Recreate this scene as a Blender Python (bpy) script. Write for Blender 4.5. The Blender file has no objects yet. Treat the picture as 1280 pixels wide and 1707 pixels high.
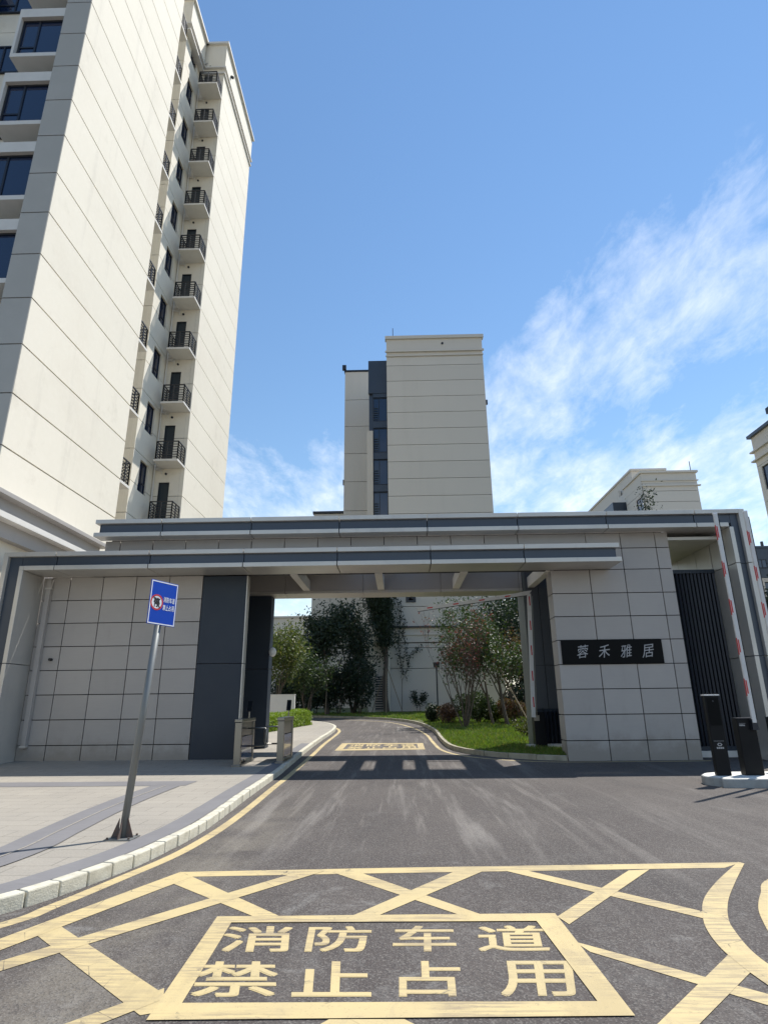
import bpy, math, random
import numpy as np
from mathutils import Vector, Matrix

# ------------------------------------------------------------------ camera, sky, sun, exposure
SC = bpy.context.scene
COL = SC.collection
cam = bpy.data.cameras.new('camera'); camo = bpy.data.objects.new('camera', cam); COL.objects.link(camo)
R2 = Vector((0.999658, 0.024109, -0.01013)); U2 = Vector((0.01701, -0.305252, 0.95212)); FW = Vector((-0.019863, 0.951966, 0.305558))
camo.matrix_world = Matrix(((R2.x, U2.x, -FW.x, 0), (R2.y, U2.y, -FW.y, 0), (R2.z, U2.z, -FW.z, 1.3), (0, 0, 0, 1)))
cam.sensor_fit = 'VERTICAL'; cam.sensor_height = 36; cam.lens = 20.902
cam.clip_start = 0.05; cam.clip_end = 3000
SC.camera = camo
SC.view_settings.view_transform = 'Standard'; SC.view_settings.look = 'None'
SC.view_settings.gamma = 1; SC.view_settings.use_curve_mapping = False
SC.view_settings.exposure = 0.57

SUN_H = Vector((0.75, 0.66)).normalized(); SUN_EL = math.radians(61)
sun = bpy.data.lights.new('sun', 'SUN'); suno = bpy.data.objects.new('sun', sun); COL.objects.link(suno)
sun.energy = 4.2; sun.angle = math.radians(0.53); sun.color = (1.0, 0.955, 0.88)
SUND = Vector((SUN_H.x * math.cos(SUN_EL), SUN_H.y * math.cos(SUN_EL), math.sin(SUN_EL)))
suno.rotation_euler = SUND.to_track_quat('Z', 'Y').to_euler(); suno.location = (30, 30, 60)

world = bpy.data.worlds.new('World'); SC.world = world; world.use_nodes = True


class NT:
    """small helper to write shader maths as expressions"""
    def __init__(s, nt): s.nt = nt
    def n(s, t, **k):
        o = s.nt.nodes.new(t)
        for a, b in k.items(): setattr(o, a, b)
        return o
    def put(s, sock, v):
        if isinstance(v, bpy.types.NodeSocket): s.nt.links.new(v, sock)
        elif v is not None:
            try: sock.default_value = v
            except Exception: sock.default_value = (v[0], v[1], v[2], 1) if hasattr(v, '__len__') else v
    def m(s, op, a, b=None, c=None, clamp=False):
        o = s.n('ShaderNodeMath', operation=op, use_clamp=clamp)
        s.put(o.inputs[0], a)
        if b is not None: s.put(o.inputs[1], b)
        if c is not None: s.put(o.inputs[2], c)
        return o.outputs[0]
    def dot(s, a, v):
        o = s.n('ShaderNodeVectorMath', operation='DOT_PRODUCT'); s.put(o.inputs[0], a); s.put(o.inputs[1], v)
        return o.outputs['Value']
    def vmul(s, a, v):
        o = s.n('ShaderNodeVectorMath', operation='MULTIPLY'); s.put(o.inputs[0], a); s.put(o.inputs[1], v)
        return o.outputs[0]
    def noise(s, vec, scale, detail=4, rough=.55, dist=0.0):
        o = s.n('ShaderNodeTexNoise'); s.put(o.inputs['Vector'], vec); o.inputs['Scale'].default_value = scale
        o.inputs['Detail'].default_value = detail; o.inputs['Roughness'].default_value = rough
        o.inputs['Distortion'].default_value = dist
        return o.outputs['Fac']
    def ramp(s, f, a, b, lo=0.0, hi=1.0, smooth=True):
        o = s.n('ShaderNodeMapRange', clamp=True)
        if smooth: o.interpolation_type = 'SMOOTHSTEP'
        s.put(o.inputs['Value'], f)
        for i, v in zip((1, 2, 3, 4), (a, b, lo, hi)): o.inputs[i].default_value = v
        return o.outputs[0]
    def mix(s, f, a, b, blend='MIX'):
        o = s.n('ShaderNodeMix', data_type='RGBA', blend_type=blend)
        s.put(o.inputs[0], f)
        for i, v in ((6, a), (7, b)):
            if isinstance(v, bpy.types.NodeSocket): s.nt.links.new(v, o.inputs[i])
            else: o.inputs[i].default_value = (v[0], v[1], v[2], 1)
        return o.outputs[2]


def build_world():
    nt = world.node_tree; nt.nodes.clear(); N = NT(nt)
    sky = N.n('ShaderNodeTexSky', sky_type='NISHITA', sun_disc=False)
    sky.sun_elevation = SUN_EL; sky.sun_rotation = math.atan2(SUN_H.x, SUN_H.y)
    sky.air_density = 1.35; sky.dust_density = 0.0; sky.ozone_density = 1.6; sky.altitude = 50
    tc = N.n('ShaderNodeTexCoord'); d = tc.outputs['Generated']
    sep = N.n('ShaderNodeSeparateXYZ'); nt.links.new(d, sep.inputs[0])
    zz = N.m('MAXIMUM', sep.outputs[2], 0.0)
    den = N.m('ADD', zz, 0.12)
    px = N.m('DIVIDE', sep.outputs[0], den); py = N.m('DIVIDE', sep.outputs[1], den)
    comb = N.n('ShaderNodeCombineXYZ'); nt.links.new(px, comb.inputs[0]); nt.links.new(py, comb.inputs[1])
    pl = comb.outputs[0]
    # stretched wisps along a slanted wind direction
    mp = N.n('ShaderNodeMapping'); mp.inputs['Rotation'].default_value = (0, 0, math.radians(-38)); mp.inputs['Scale'].default_value = (1.6, 0.8, 1)
    nt.links.new(pl, mp.inputs['Vector'])
    wisps = N.noise(mp.outputs[0], 1.7, 9, .60, 0.12)
    fine = N.noise(mp.outputs[0], 6.0, 7, .66, 0.25)
    big = N.noise(pl, 0.55, 3, .5, 0.0)
    tex = N.m('ADD', N.m('MULTIPLY', wisps, 0.58), N.m('MULTIPLY', fine, 0.42))
    # a low bank all round the horizon
    low = N.ramp(sep.outputs[2], 0.53, 0.30, 0.0, 1.0)
    low = N.m('MULTIPLY', low, N.ramp(big, 0.30, 0.58, 0.85, 1.0))
    # one long streak climbing to the right
    a = Vector((0.188, 0.86, 0.465)).normalized(); b = Vector((0.50, 0.66, 0.57)).normalized()
    nrm = a.cross(b).normalized(); mid = (a + b).normalized()
    dist = N.m('ABSOLUTE', N.dot(d, tuple(nrm)))
    streak = N.m('MULTIPLY', N.ramp(dist, 0.23, 0.0), N.ramp(N.dot(d, tuple(mid)), 0.90, 0.985))
    cov = N.m('MAXIMUM', low, streak)
    thr = N.m('SUBTRACT', 0.685, N.m('MULTIPLY', cov, 0.34))
    dens = N.m('DIVIDE', N.m('SUBTRACT', tex, thr), 0.36, clamp=True)
    dens = N.m('MULTIPLY', dens, N.ramp(cov, 0.0, 0.5))
    hz = N.ramp(sep.outputs[2], 0.30, 0.0, 0.0, 0.6)
    dens = N.m('MAXIMUM', dens, hz)
    dens = N.m('MULTIPLY', dens, 0.86)
    hs = N.n('ShaderNodeHueSaturation'); hs.inputs['Saturation'].default_value = 1.12; hs.inputs['Value'].default_value = 0.95
    nt.links.new(sky.outputs[0], hs.inputs['Color'])
    cl = N.mix(N.ramp(fine, 0.35, 0.7), (6.9, 7.4, 8.1), (8.3, 8.5, 8.8))
    col = N.mix(dens, hs.outputs[0], cl)
    bg = N.n('ShaderNodeBackground'); bg.inputs['Strength'].default_value = 0.11
    nt.links.new(col, bg.inputs['Color'])
    out = N.n('ShaderNodeOutputWorld'); nt.links.new(bg.outputs[0], out.inputs[0])


build_world()
random.seed(7)
RNG = np.random.default_rng(11)


def g(Y):
    """height of pavement and lawn: level in front of the gate, a gentle rise behind it"""
    return 0.0215 * min(max(0.0, Y - 13), 50)


# ------------------------------------------------------------------ materials
MATS = {}
def material(name, base, rough=.6, metal=0.0, var=None, bump=None, spec=.5, extra=None, coat=0, tone=0, dirt=False):
    m = bpy.data.materials.new(name); m.use_nodes = True; nt = m.node_tree; N = NT(nt)
    bs = nt.nodes['Principled BSDF']
    geo = N.n('ShaderNodeNewGeometry'); pos = geo.outputs['Position']
    col = base
    if var:   # list of (scale vec, noise scale, lo, hi, other colour, amount)
        col = None
        cur = base
        for (sv, sc, lo, hi, oc, amt) in var:
            f = N.m('MULTIPLY', N.ramp(N.noise(N.vmul(pos, sv), sc, 6, .6), lo, hi), amt)
            cur = N.mix(f, cur, oc)
        col = cur
    if isinstance(col, bpy.types.NodeSocket): nt.links.new(col, bs.inputs['Base Color'])
    else: bs.inputs['Base Color'].default_value = (*col, 1)
    bs.inputs['Roughness'].default_value = rough; bs.inputs['Metallic'].default_value = metal
    bs.inputs['Specular IOR Level'].default_value = spec
    if coat: bs.inputs['Coat Weight'].default_value = coat
    if bump:
        b = N.n('ShaderNodeBump'); b.inputs['Strength'].default_value = bump[1]; b.inputs['Distance'].default_value = bump[2]
        nt.links.new(N.noise(pos, bump[0], 5, .6), b.inputs['Height']); nt.links.new(b.outputs[0], bs.inputs['Normal'])
    if extra: extra(N, bs, pos)
    if tone:
        oi = N.n('ShaderNodeObjectInfo'); f = N.ramp(oi.outputs['Random'], 0, 1, 1 - tone, 1 + tone, smooth=False)
        sc_ = N.n('ShaderNodeVectorMath', operation='SCALE'); nt.links.new(bs.inputs['Base Color'].links[0].from_socket, sc_.inputs[0]); nt.links.new(f, sc_.inputs['Scale'])
        c = sc_.outputs[0]
        if dirt:
            sp = N.n('ShaderNodeSeparateXYZ'); nt.links.new(pos, sp.inputs[0])
            h = N.m('ADD', sp.outputs[2], N.m('MULTIPLY', N.noise(pos, 3.0, 5, .65), -.9))
            c = N.mix(N.m('MULTIPLY', N.ramp(h, .15, -.35), .55), c, (.20, .175, .14))
        nt.links.new(c, bs.inputs['Base Color'])
    MATS[name] = m
    return m


U1 = (1, 1, 1)
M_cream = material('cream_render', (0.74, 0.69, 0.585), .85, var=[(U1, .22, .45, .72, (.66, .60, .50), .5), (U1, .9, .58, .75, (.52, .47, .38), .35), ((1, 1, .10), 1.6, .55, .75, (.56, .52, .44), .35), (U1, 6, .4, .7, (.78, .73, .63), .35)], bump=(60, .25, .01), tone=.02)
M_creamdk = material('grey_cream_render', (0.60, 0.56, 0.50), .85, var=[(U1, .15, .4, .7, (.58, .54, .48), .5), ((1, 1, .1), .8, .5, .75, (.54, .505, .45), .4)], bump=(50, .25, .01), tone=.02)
M_greyrender = material('grey_render', (0.41, 0.40, 0.37), .85, var=[(U1, .8, .4, .7, (.46, .45, .42), .5)], bump=(60, .2, .01))
M_core = material('joint_core', (0.22, 0.205, 0.18), .95)  # dull brown-grey backing seen through the panel joints
M_white = material('white_paint', (0.66, 0.64, 0.60), .7, var=[(U1, 2, .4, .7, (.56, .54, .50), .4)])
M_tile = material('grey_clad_panel', (0.375, 0.350, 0.325), .5, var=[((1, 1, 14), 3, .35, .7, (.40, .375, .35), .5), (U1, .6, .35, .7, (.335, .315, .30), .6), ((1, 1, .3), 2.5, .55, .8, (.29, .27, .245), .4)], bump=(180, .15, .004), tone=.05, dirt=True)
M_metal = material('light_grey_metal', (0.56, 0.54, 0.50), .38, .35, var=[(U1, .7, .4, .7, (.43, .42, .40), .5), ((1, 1, .25), 3, .55, .8, (.36, .345, .32), .4)])
M_dark = material('blue_black_panel', (0.026, 0.036, 0.052), .45, .0, spec=.3, var=[(U1, .8, .4, .7, (.036, .046, .060), .6), ((1, 1, .2), 3, .55, .8, (.05, .055, .06), .3)])
M_fascia = material('slate_blue_fascia', (0.045, 0.060, 0.085), .32, .2, var=[(U1, .6, .4, .7, (.06, .075, .10), .5)])
M_recess = material('recess_panel', (0.085, 0.095, 0.108), .5, var=[(U1, .9, .4, .7, (.10, .11, .125), .5)])
M_colside = material('grey_green_column', (0.12, 0.135, 0.13), .6, var=[(U1, 1.5, .4, .7, (.15, .165, .16), .5)])
M_navy = material('navy_louvre', (0.010, 0.016, 0.030), .4, spec=.35)
M_joint = material('black_joint', (0.025, 0.025, 0.026), .8)
M_black = material('black_powder_coat', (0.007, 0.008, 0.010), .4, 0, spec=.15, var=[(U1, 3, .4, .7, (.012, .013, .015), .5)])
M_blackmatt = material('black_screen', (0.004, 0.005, 0.006), .35, spec=.08)
M_rail = material('dark_railing', (0.030, 0.032, 0.038), .45, .3)
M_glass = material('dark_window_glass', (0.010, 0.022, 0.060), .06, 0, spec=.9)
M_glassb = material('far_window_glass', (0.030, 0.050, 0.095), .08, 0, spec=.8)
M_frame = material('dark_window_frame', (0.022, 0.026, 0.036), .4, .3)
M_door = material('dark_teal_door', (0.022, 0.034, 0.044), .4, .1)
M_kerb = material('pale_kerb_stone', (0.56, 0.53, 0.43), .85, var=[(U1, 7, .42, .7, (.36, .33, .25), .7), (U1, 28, .45, .75, (.62, .60, .52), .5)], bump=(70, .5, .01))
M_kerbgrey = material('grey_kerb_stone', (0.36, 0.33, 0.25), .9, var=[(U1, 4, .4, .7, (.22, .20, .15), .7)], bump=(60, .4, .01))
M_steel = material('brushed_steel', (0.22, 0.215, 0.20), .28, .9, var=[(U1, 5, .4, .7, (.24, .23, .21), .5)])
M_galv = material('galvanised_pole', (0.20, 0.21, 0.21), .5, .5, var=[((1, 1, .3), 14, .45, .75, (.18, .17, .15), .6)])
M_rust = material('rusty_bracket', (0.12, 0.10, 0.09), .7, .3, var=[(U1, 30, .4, .7, (.20, .09, .05), .5)])
M_bluesign = material('blue_sign_film', (0.002, 0.055, 0.42), .45, spec=.25)
M_signwhite = material('white_sign_film', (0.78, 0.79, 0.82), .4)
M_red = material('red_film', (0.52, 0.025, 0.03), .4)
M_signblack = material('black_print', (0.012, 0.012, 0.015), .5)
M_boomwhite = material('white_boom_paint', (0.62, 0.615, 0.60), .4, var=[(U1, 6, .45, .75, (.50, .48, .45), .4)])
M_silver = material('silver_letters', (0.34, 0.345, 0.355), .5, .2)
M_islandtop = material('white_island_paint', (0.70, 0.69, 0.64), .8, var=[(U1, 6, .5, .75, (.45, .43, .38), .5)], bump=(50, .3, .01))
M_island = material('island_concrete', (0.34, 0.35, 0.34), .9, var=[(U1, 8, .4, .7, (.26, .26, .25), .6)], bump=(50, .3, .01))
M_bark = material('brown_bark', (0.085, 0.065, 0.048), .95, var=[((1, 1, .2), 18, .35, .7, (.15, .125, .10), .7)], bump=(60, .6, .02))
M_stake = material('pale_wood_stake', (0.30, 0.23, 0.15), .8)
M_soil = material('dry_soil', (0.10, 0.085, 0.055), .95, var=[(U1, 2, .4, .7, (.06, .075, .03), .7)])
M_globe = material('white_globe', (0.8, 0.8, 0.78), .3)
M_band = material('dark_paving_band', (0.165, 0.160, 0.165), .8, var=[(U1, 1.5, .35, .7, (.20, .195, .20), .6), ((1, 8, 1), 6, .4, .7, (.14, .135, .14), .5)], bump=(90, .25, .004))


def paving_extra(N, bs, pos):
    nt = N.nt
    br = N.n('ShaderNodeTexBrick'); nt.links.new(pos, br.inputs['Vector']); br.inputs['Scale'].default_value = 1
    br.inputs['Brick Width'].default_value = .60; br.inputs['Row Height'].default_value = .30; br.inputs['Mortar Size'].default_value = .005
    c1 = N.mix(N.ramp(N.noise(pos, .5, 5, .6), .35, .7), (.310, .282, .238), (.262, .240, .206))
    c1 = N.mix(N.m('MULTIPLY', N.ramp(N.noise(pos, 45, 3, .7), .35, .7), .5), c1, (.39, .36, .31))
    c1 = N.mix(N.m('MULTIPLY', N.ramp(N.noise(N.vmul(pos, (1, 4, 1)), 2.2, 5, .65), .5, .75), .5), c1, (.25, .235, .21))
    for i, c in ((1, (1, 1, 1, 1)), (2, (.93, .93, .93, 1)), (3, (.55, .54, .53, 1))): br.inputs[i].default_value = c
    nt.links.new(N.mix(1.0, c1, br.outputs['Color'], 'MULTIPLY'), bs.inputs['Base Color'])
M_pave = material('beige_paving', (.35, .33, .29), .85, extra=paving_extra, bump=(120, .25, .004))


def asphalt_extra(N, bs, pos):
    nt = N.nt
    c = N.mix(N.ramp(N.noise(pos, .35, 4, .6), .35, .7), (.058, .047, .043), (.088, .074, .066))
    # wheel-dust streaks drawn out along the driving direction
    st = N.ramp(N.noise(N.vmul(pos, (1, .07, 1)), 2.6, 7, .65, .3), .50, .74)
    sep = N.n('ShaderNodeSeparateXYZ'); nt.links.new(pos, sep.inputs[0])
    lane = N.m('MULTIPLY', N.ramp(N.m('ABSOLUTE', sep.outputs[0]), 4.0, 0.6), N.ramp(sep.outputs[1], 5.0, 8.5))
    c = N.mix(N.m('MULTIPLY', st, N.m('ADD', .30, N.m('MULTIPLY', lane, .60))), c, (.225, .205, .185))
    pat = N.ramp(N.noise(N.vmul(pos, (1, .6, 1)), 1.3, 8, .72, .8), .56, .74)
    c = N.mix(N.m('MULTIPLY', pat, .42), c, (.19, .185, .175))
    sm = N.ramp(N.noise(pos, 2.6, 8, .75, .5), .62, .78)
    c = N.mix(N.m('MULTIPLY', sm, .55), c, (.30, .28, .26))
    dk = N.ramp(N.noise(N.vmul(pos, (1, .22, 1)), 1.15, 6, .65, .4), .50, .68)
    c = N.mix(N.m('MULTIPLY', dk, .55), c, (.045, .038, .036))
    st2 = N.ramp(N.noise(N.vmul(pos, (1, .05, 1)), 6.5, 5, .6, .2), .54, .70)
    c = N.mix(N.m('MULTIPLY', N.m('MULTIPLY', st2, lane), .45), c, (.24, .215, .19))
    kd = N.m('MULTIPLY', N.ramp(N.m('ABSOLUTE', N.m('ADD', sep.outputs[0], 1.75)), .75, .0), N.m('MULTIPLY', N.ramp(sep.outputs[1], 12, 6), N.ramp(N.noise(pos, 1.1, 5, .6), .35, .6)))
    c = N.mix(N.m('MULTIPLY', kd, .40), c, (.27, .24, .185))
    near = N.m('MULTIPLY', N.ramp(sep.outputs[1], 7.5, 5.0), N.ramp(N.noise(pos, 1.9, 9, .78, 1.2), .52, .68))
    c = N.mix(N.m('MULTIPLY', near, .5), c, (.26, .25, .235))
    # stone chips
    vo = N.n('ShaderNodeTexVoronoi'); nt.links.new(pos, vo.inputs['Vector']); vo.inputs['Scale'].default_value = 110
    sc = N.n('ShaderNodeSeparateColor'); nt.links.new(vo.outputs['Color'], sc.inputs[0])
    chip = N.ramp(sc.outputs[0], .55, .95, 0, .55)
    c = N.mix(chip, c, (.20, .185, .165))
    c = N.mix(N.m('MULTIPLY', N.ramp(sc.outputs[1], .6, .95), .5), c, (.025, .024, .026))
    nt.links.new(c, bs.inputs['Base Color'])
    b = N.n('ShaderNodeBump'); b.inputs['Strength'].default_value = .55; b.inputs['Distance'].default_value = .006
    nt.links.new(N.m('ADD', vo.outputs['Distance'], N.noise(pos, 240, 3, .6)), b.inputs['Height']); nt.links.new(b.outputs[0], bs.inputs['Normal'])
M_asphalt = material('asphalt', (.06, .06, .06), .86, extra=asphalt_extra)


def paint_extra(N, bs, pos):
    nt = N.nt
    c = N.mix(N.ramp(N.noise(pos, 1.4, 6, .65), .35, .7), (.54, .425, .21), (.48, .385, .205))
    c = N.mix(N.m('MULTIPLY', N.ramp(N.noise(N.vmul(pos, (1, 1, 1)), 5, 8, .75, .6), .53, .70), .60), c, (.36, .29, .175))
    mp = N.n('ShaderNodeMapping'); mp.inputs['Rotation'].default_value = (0, 0, .9); mp.inputs['Scale'].default_value = (.9, 14, 1); nt.links.new(pos, mp.inputs['Vector'])
    scr = N.m('MULTIPLY', N.ramp(N.noise(mp.outputs[0], 2.6, 7, .75), .44, .60), N.ramp(N.noise(pos, .85, 4, .6), .42, .56))
    c = N.mix(N.m('MULTIPLY', scr, .85), c, (.27, .215, .14))
    c = N.mix(N.m('MULTIPLY', N.ramp(N.noise(pos, 90, 4, .7), .60, .70), .7), c, (.22, .18, .11))
    c = N.mix(N.m('MULTIPLY', N.ramp(N.noise(pos, 9, 7, .75, .6), .60, .68), .75), c, (.15, .13, .095))
    c = N.mix(N.m('MULTIPLY', N.ramp(N.noise(N.vmul(pos, (1.3, .25, 1)), 1.7, 6, .7), .50, .70), .42), c, (.30, .235, .13))
    vo = N.n('ShaderNodeTexVoronoi', feature='DISTANCE_TO_EDGE'); nt.links.new(pos, vo.inputs['Vector']); vo.inputs['Scale'].default_value = 2.3
    crk = N.m('MULTIPLY', N.ramp(N.m('ADD', vo.outputs[0], N.m('MULTIPLY', N.noise(pos, 12, 4, .7), .02)), .016, .012), N.ramp(N.noise(pos, .7, 2, .5), .55, .62))
    c = N.mix(N.m('MULTIPLY', crk, .8), c, (.06, .055, .05))
    nt.links.new(c, bs.inputs['Base Color'])
M_yellow = material('yellow_road_paint', (.6, .5, .25), .7, extra=paint_extra, bump=(200, .35, .004))


def leaf_mat(name, a, b, c=None, transl=.35):
    m = bpy.data.materials.new(name); m.use_nodes = True; nt = m.node_tree; N = NT(nt); nt.nodes.clear()
    geo = N.n('ShaderNodeNewGeometry'); r = geo.outputs['Random Per Island']
    col = N.mix(N.ramp(r, 0, 1, smooth=False), a, b)
    if c: col = N.mix(N.ramp(r, .85, .9), col, c)
    pb = N.n('ShaderNodeBsdfPrincipled'); nt.links.new(col, pb.inputs['Base Color']); pb.inputs['Roughness'].default_value = .5
    tr = N.n('ShaderNodeBsdfTranslucent'); nt.links.new(N.mix(1.0, col, (1.25, 1.35, .6), 'MULTIPLY'), tr.inputs[0])
    mx = N.n('ShaderNodeMixShader'); mx.inputs[0].default_value = transl
    nt.links.new(pb.outputs[0], mx.inputs[1]); nt.links.new(tr.outputs[0], mx.inputs[2])
    o = N.n('ShaderNodeOutputMaterial'); nt.links.new(mx.outputs[0], o.inputs[0])
    return m
L_mid = leaf_mat('green_leaves', (.030, .055, .018), (.060, .090, .026), transl=.28)
L_yellow = leaf_mat('yellow_green_leaves', (.060, .090, .020), (.11, .135, .035), (.16, .15, .05))
L_dark = leaf_mat('dark_green_leaves', (.012, .026, .014), (.026, .046, .020), transl=.2)
L_red = leaf_mat('purple_red_leaves', (.12, .030, .042), (.19, .06, .065), (.12, .08, .05))
L_olive = leaf_mat('olive_leaves', (.055, .075, .022), (.10, .105, .032))
L_hedge = leaf_mat('bright_hedge_leaves', (.14, .22, .020), (.24, .32, .035))
L_grass = leaf_mat('grass_blades', (.085, .150, .018), (.17, .24, .040), (.24, .22, .07))
L_brown = leaf_mat('brown_red_leaves', (.055, .030, .026), (.10, .055, .040))
L_russet = leaf_mat('russet_leaves', (.09, .07, .03), (.16, .10, .05), (.16, .05, .04))

# ------------------------------------------------------------------ object helpers
LOC = {}
class MB:
    def __init__(s, T=None): s.v = []; s.f = []; s.T = T
    def add(s, vs, fs):
        o = len(s.v); s.v += [s.T(p) if s.T else p for p in vs]; s.f += [tuple(i + o for i in f) for f in fs]; return s
    def obox(s, c, ax, ay, az):
        c, ax, ay, az = map(Vector, (c, ax, ay, az)); vs = []
        for k in (-1, 1):
            for a, b in ((-1, -1), (1, -1), (1, 1), (-1, 1)): vs.append(tuple(c + ax * a + ay * b + az * k))
        return s.add(vs, [(3, 2, 1, 0), (4, 5, 6, 7), (0, 1, 5, 4), (1, 2, 6, 5), (2, 3, 7, 6), (3, 0, 4, 7)])
    def box(s, x0, x1, y0, y1, z0, z1):
        return s.obox(((x0 + x1) / 2, (y0 + y1) / 2, (z0 + z1) / 2), ((x1 - x0) / 2, 0, 0), (0, (y1 - y0) / 2, 0), (0, 0, (z1 - z0) / 2))
    def poly(s, pts): return s.add([tuple(p) for p in pts], [tuple(range(len(pts)))])
    def prism(s, pts, z0, z1):
        """pts counter-clockwise seen from above"""
        n = len(pts); vs = [(x, y, z0) for x, y in pts] + [(x, y, z1) for x, y in pts]
        return s.add(vs, [tuple(range(n - 1, -1, -1)), tuple(range(n, 2 * n))] + [(i, (i + 1) % n, n + (i + 1) % n, n + i) for i in range(n)])
    def tube(s, pts, rads, n=8, cap=True):
        pts = [Vector(p) for p in pts]; o = []; vs = []; fs = []
        for i, p in enumerate(pts):
            d = (pts[min(i + 1, len(pts) - 1)] - pts[max(i - 1, 0)]).normalized()
            a = d.orthogonal().normalized() if i == 0 else (pa - d * pa.dot(d)).normalized()
            pa = a; b = d.cross(a); r = rads[i] if hasattr(rads, '__len__') else rads
            for k in range(n):
                t = 2 * math.pi * k / n; vs.append(tuple(p + (a * math.cos(t) + b * math.sin(t)) * r))
        for i in range(len(pts) - 1):
            for k in range(n): fs.append((i * n + k, i * n + (k + 1) % n, (i + 1) * n + (k + 1) % n, (i + 1) * n + k))
        if cap: fs.append(tuple(range(n - 1, -1, -1))); m = (len(pts) - 1) * n; fs.append(tuple(range(m, m + n)))
        return s.add(vs, fs)
    def ball(s, c, r, n=10, sz=1.0):
        vs = []; fs = []; c = Vector(c)
        for i in range(n // 2 + 1):
            t = math.pi * i / (n // 2)
            for k in range(n):
                p = 2 * math.pi * k / n; vs.append(tuple(c + Vector((math.sin(t) * math.cos(p), math.sin(t) * math.sin(p), sz * math.cos(t))) * r))
        for i in range(n // 2):
            for k in range(n): fs.append((i * n + k, (i + 1) * n + k, (i + 1) * n + (k + 1) % n, i * n + (k + 1) % n))
        return s.add(vs, fs)
    def build(s, name, mat, parent=None, smooth=False, bevel=0, kind=None, **props):
        off = Vector(LOC.get(parent.name, (0, 0, 0))) if parent else Vector((0, 0, 0))
        me = bpy.data.meshes.new(name)
        me.from_pydata([tuple(Vector(p) - off) for p in s.v], [], s.f); me.materials.append(mat)
        o = bpy.data.objects.new(name, me); COL.objects.link(o)
        if parent: o.parent = parent; LOC[o.name] = tuple(off)
        if smooth: me.polygons.foreach_set('use_smooth', [True] * len(me.polygons))
        if bevel:
            b = o.modifiers.new('bevel', 'BEVEL'); b.width = bevel; b.segments = 2; b.limit_method = 'ANGLE'; b.angle_limit = math.radians(40)
        if kind: o['kind'] = kind
        for k, v in props.items(): o[k] = v
        return o


def B(*a, T=None): return MB(T).box(*a)

def thing(name, label, cat, loc=(0, 0, 0), group=None):
    o = bpy.data.objects.new(name, None); COL.objects.link(o); o.location = loc; o.empty_display_size = .2
    o['label'] = label; o['category'] = cat
    if group: o['group'] = group
    LOC[o.name] = tuple(loc)
    return o


def copy_thing(o, loc, label, parent=None):
    c = o.copy(); COL.objects.link(c); c.parent = parent
    if parent is None:
        c.location = loc; c['label'] = label; LOC[c.name] = tuple(loc)
    for ch in list(o.children): copy_thing(ch, None, None, c)
    return c


def struct(mb, name, mat, label=None, **k):
    o = mb.build(name, mat, kind='structure', **k)
    if label: o['label'] = label
    return o


def clad(parent, org, u, n, uspl, zs, thick, gap, mat, holes=(), T=None, name='wall_panel', core=True, coremat=None, bottom=None):
    """wall of separate panels. org: (x,y) of u=0 on the outer face; u, n unit 2D vectors; holes (u0,u1,z0,z1)"""
    u = Vector(u); n = Vector(n); org = Vector(org); out = []
    def bx(mb, a0, a1, z0, z1, d0, d1):
        c = org + u * (a0 + a1) / 2 + n * (d0 + d1) / 2
        mb.obox((c.x, c.y, (z0 + z1) / 2), (u.x * (a1 - a0) / 2, u.y * (a1 - a0) / 2, 0), (n.x * (d1 - d0) / 2, n.y * (d1 - d0) / 2, 0), (0, 0, (z1 - z0) / 2))
    h = gap / 2
    for zi in range(len(zs) - 1):
        for ui in range(len(uspl) - 1):
            a0, a1, z0, z1 = uspl[ui], uspl[ui + 1], zs[zi] + h, zs[zi + 1] - h
            if ui > 0: a0 += h
            if ui < len(uspl) - 2: a1 -= h
            hs = [q for q in holes if q[0] < a1 and q[1] > a0 and q[2] < z1 and q[3] > z0]
            us = sorted({a0, a1, *[min(max(q[i], a0), a1) for q in hs for i in (0, 1)]})
            zz = sorted({z0, z1, *[min(max(q[i], z0), z1) for q in hs for i in (2, 3)]})
            mb = MB(T); k = 0
            for i in range(len(us) - 1):
                for j in range(len(zz) - 1):
                    mu, mz = (us[i] + us[i + 1]) / 2, (zz[j] + zz[j + 1]) / 2
                    if any(q[0] < mu < q[1] and q[2] < mz < q[3] for q in hs): continue
                    bx(mb, us[i], us[i + 1], zz[j], zz[j + 1], -thick, 0); k += 1
            if k: out.append(mb.build(name, mat, parent))
    if core:
        mb = MB(T); bx(mb, uspl[0] + .01, uspl[-1] - .01, zs[0] + .01, zs[-1] - .01, -thick - .15, -thick - .002); mb.build('wall_core', coremat or M_core, parent)
    return out


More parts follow.
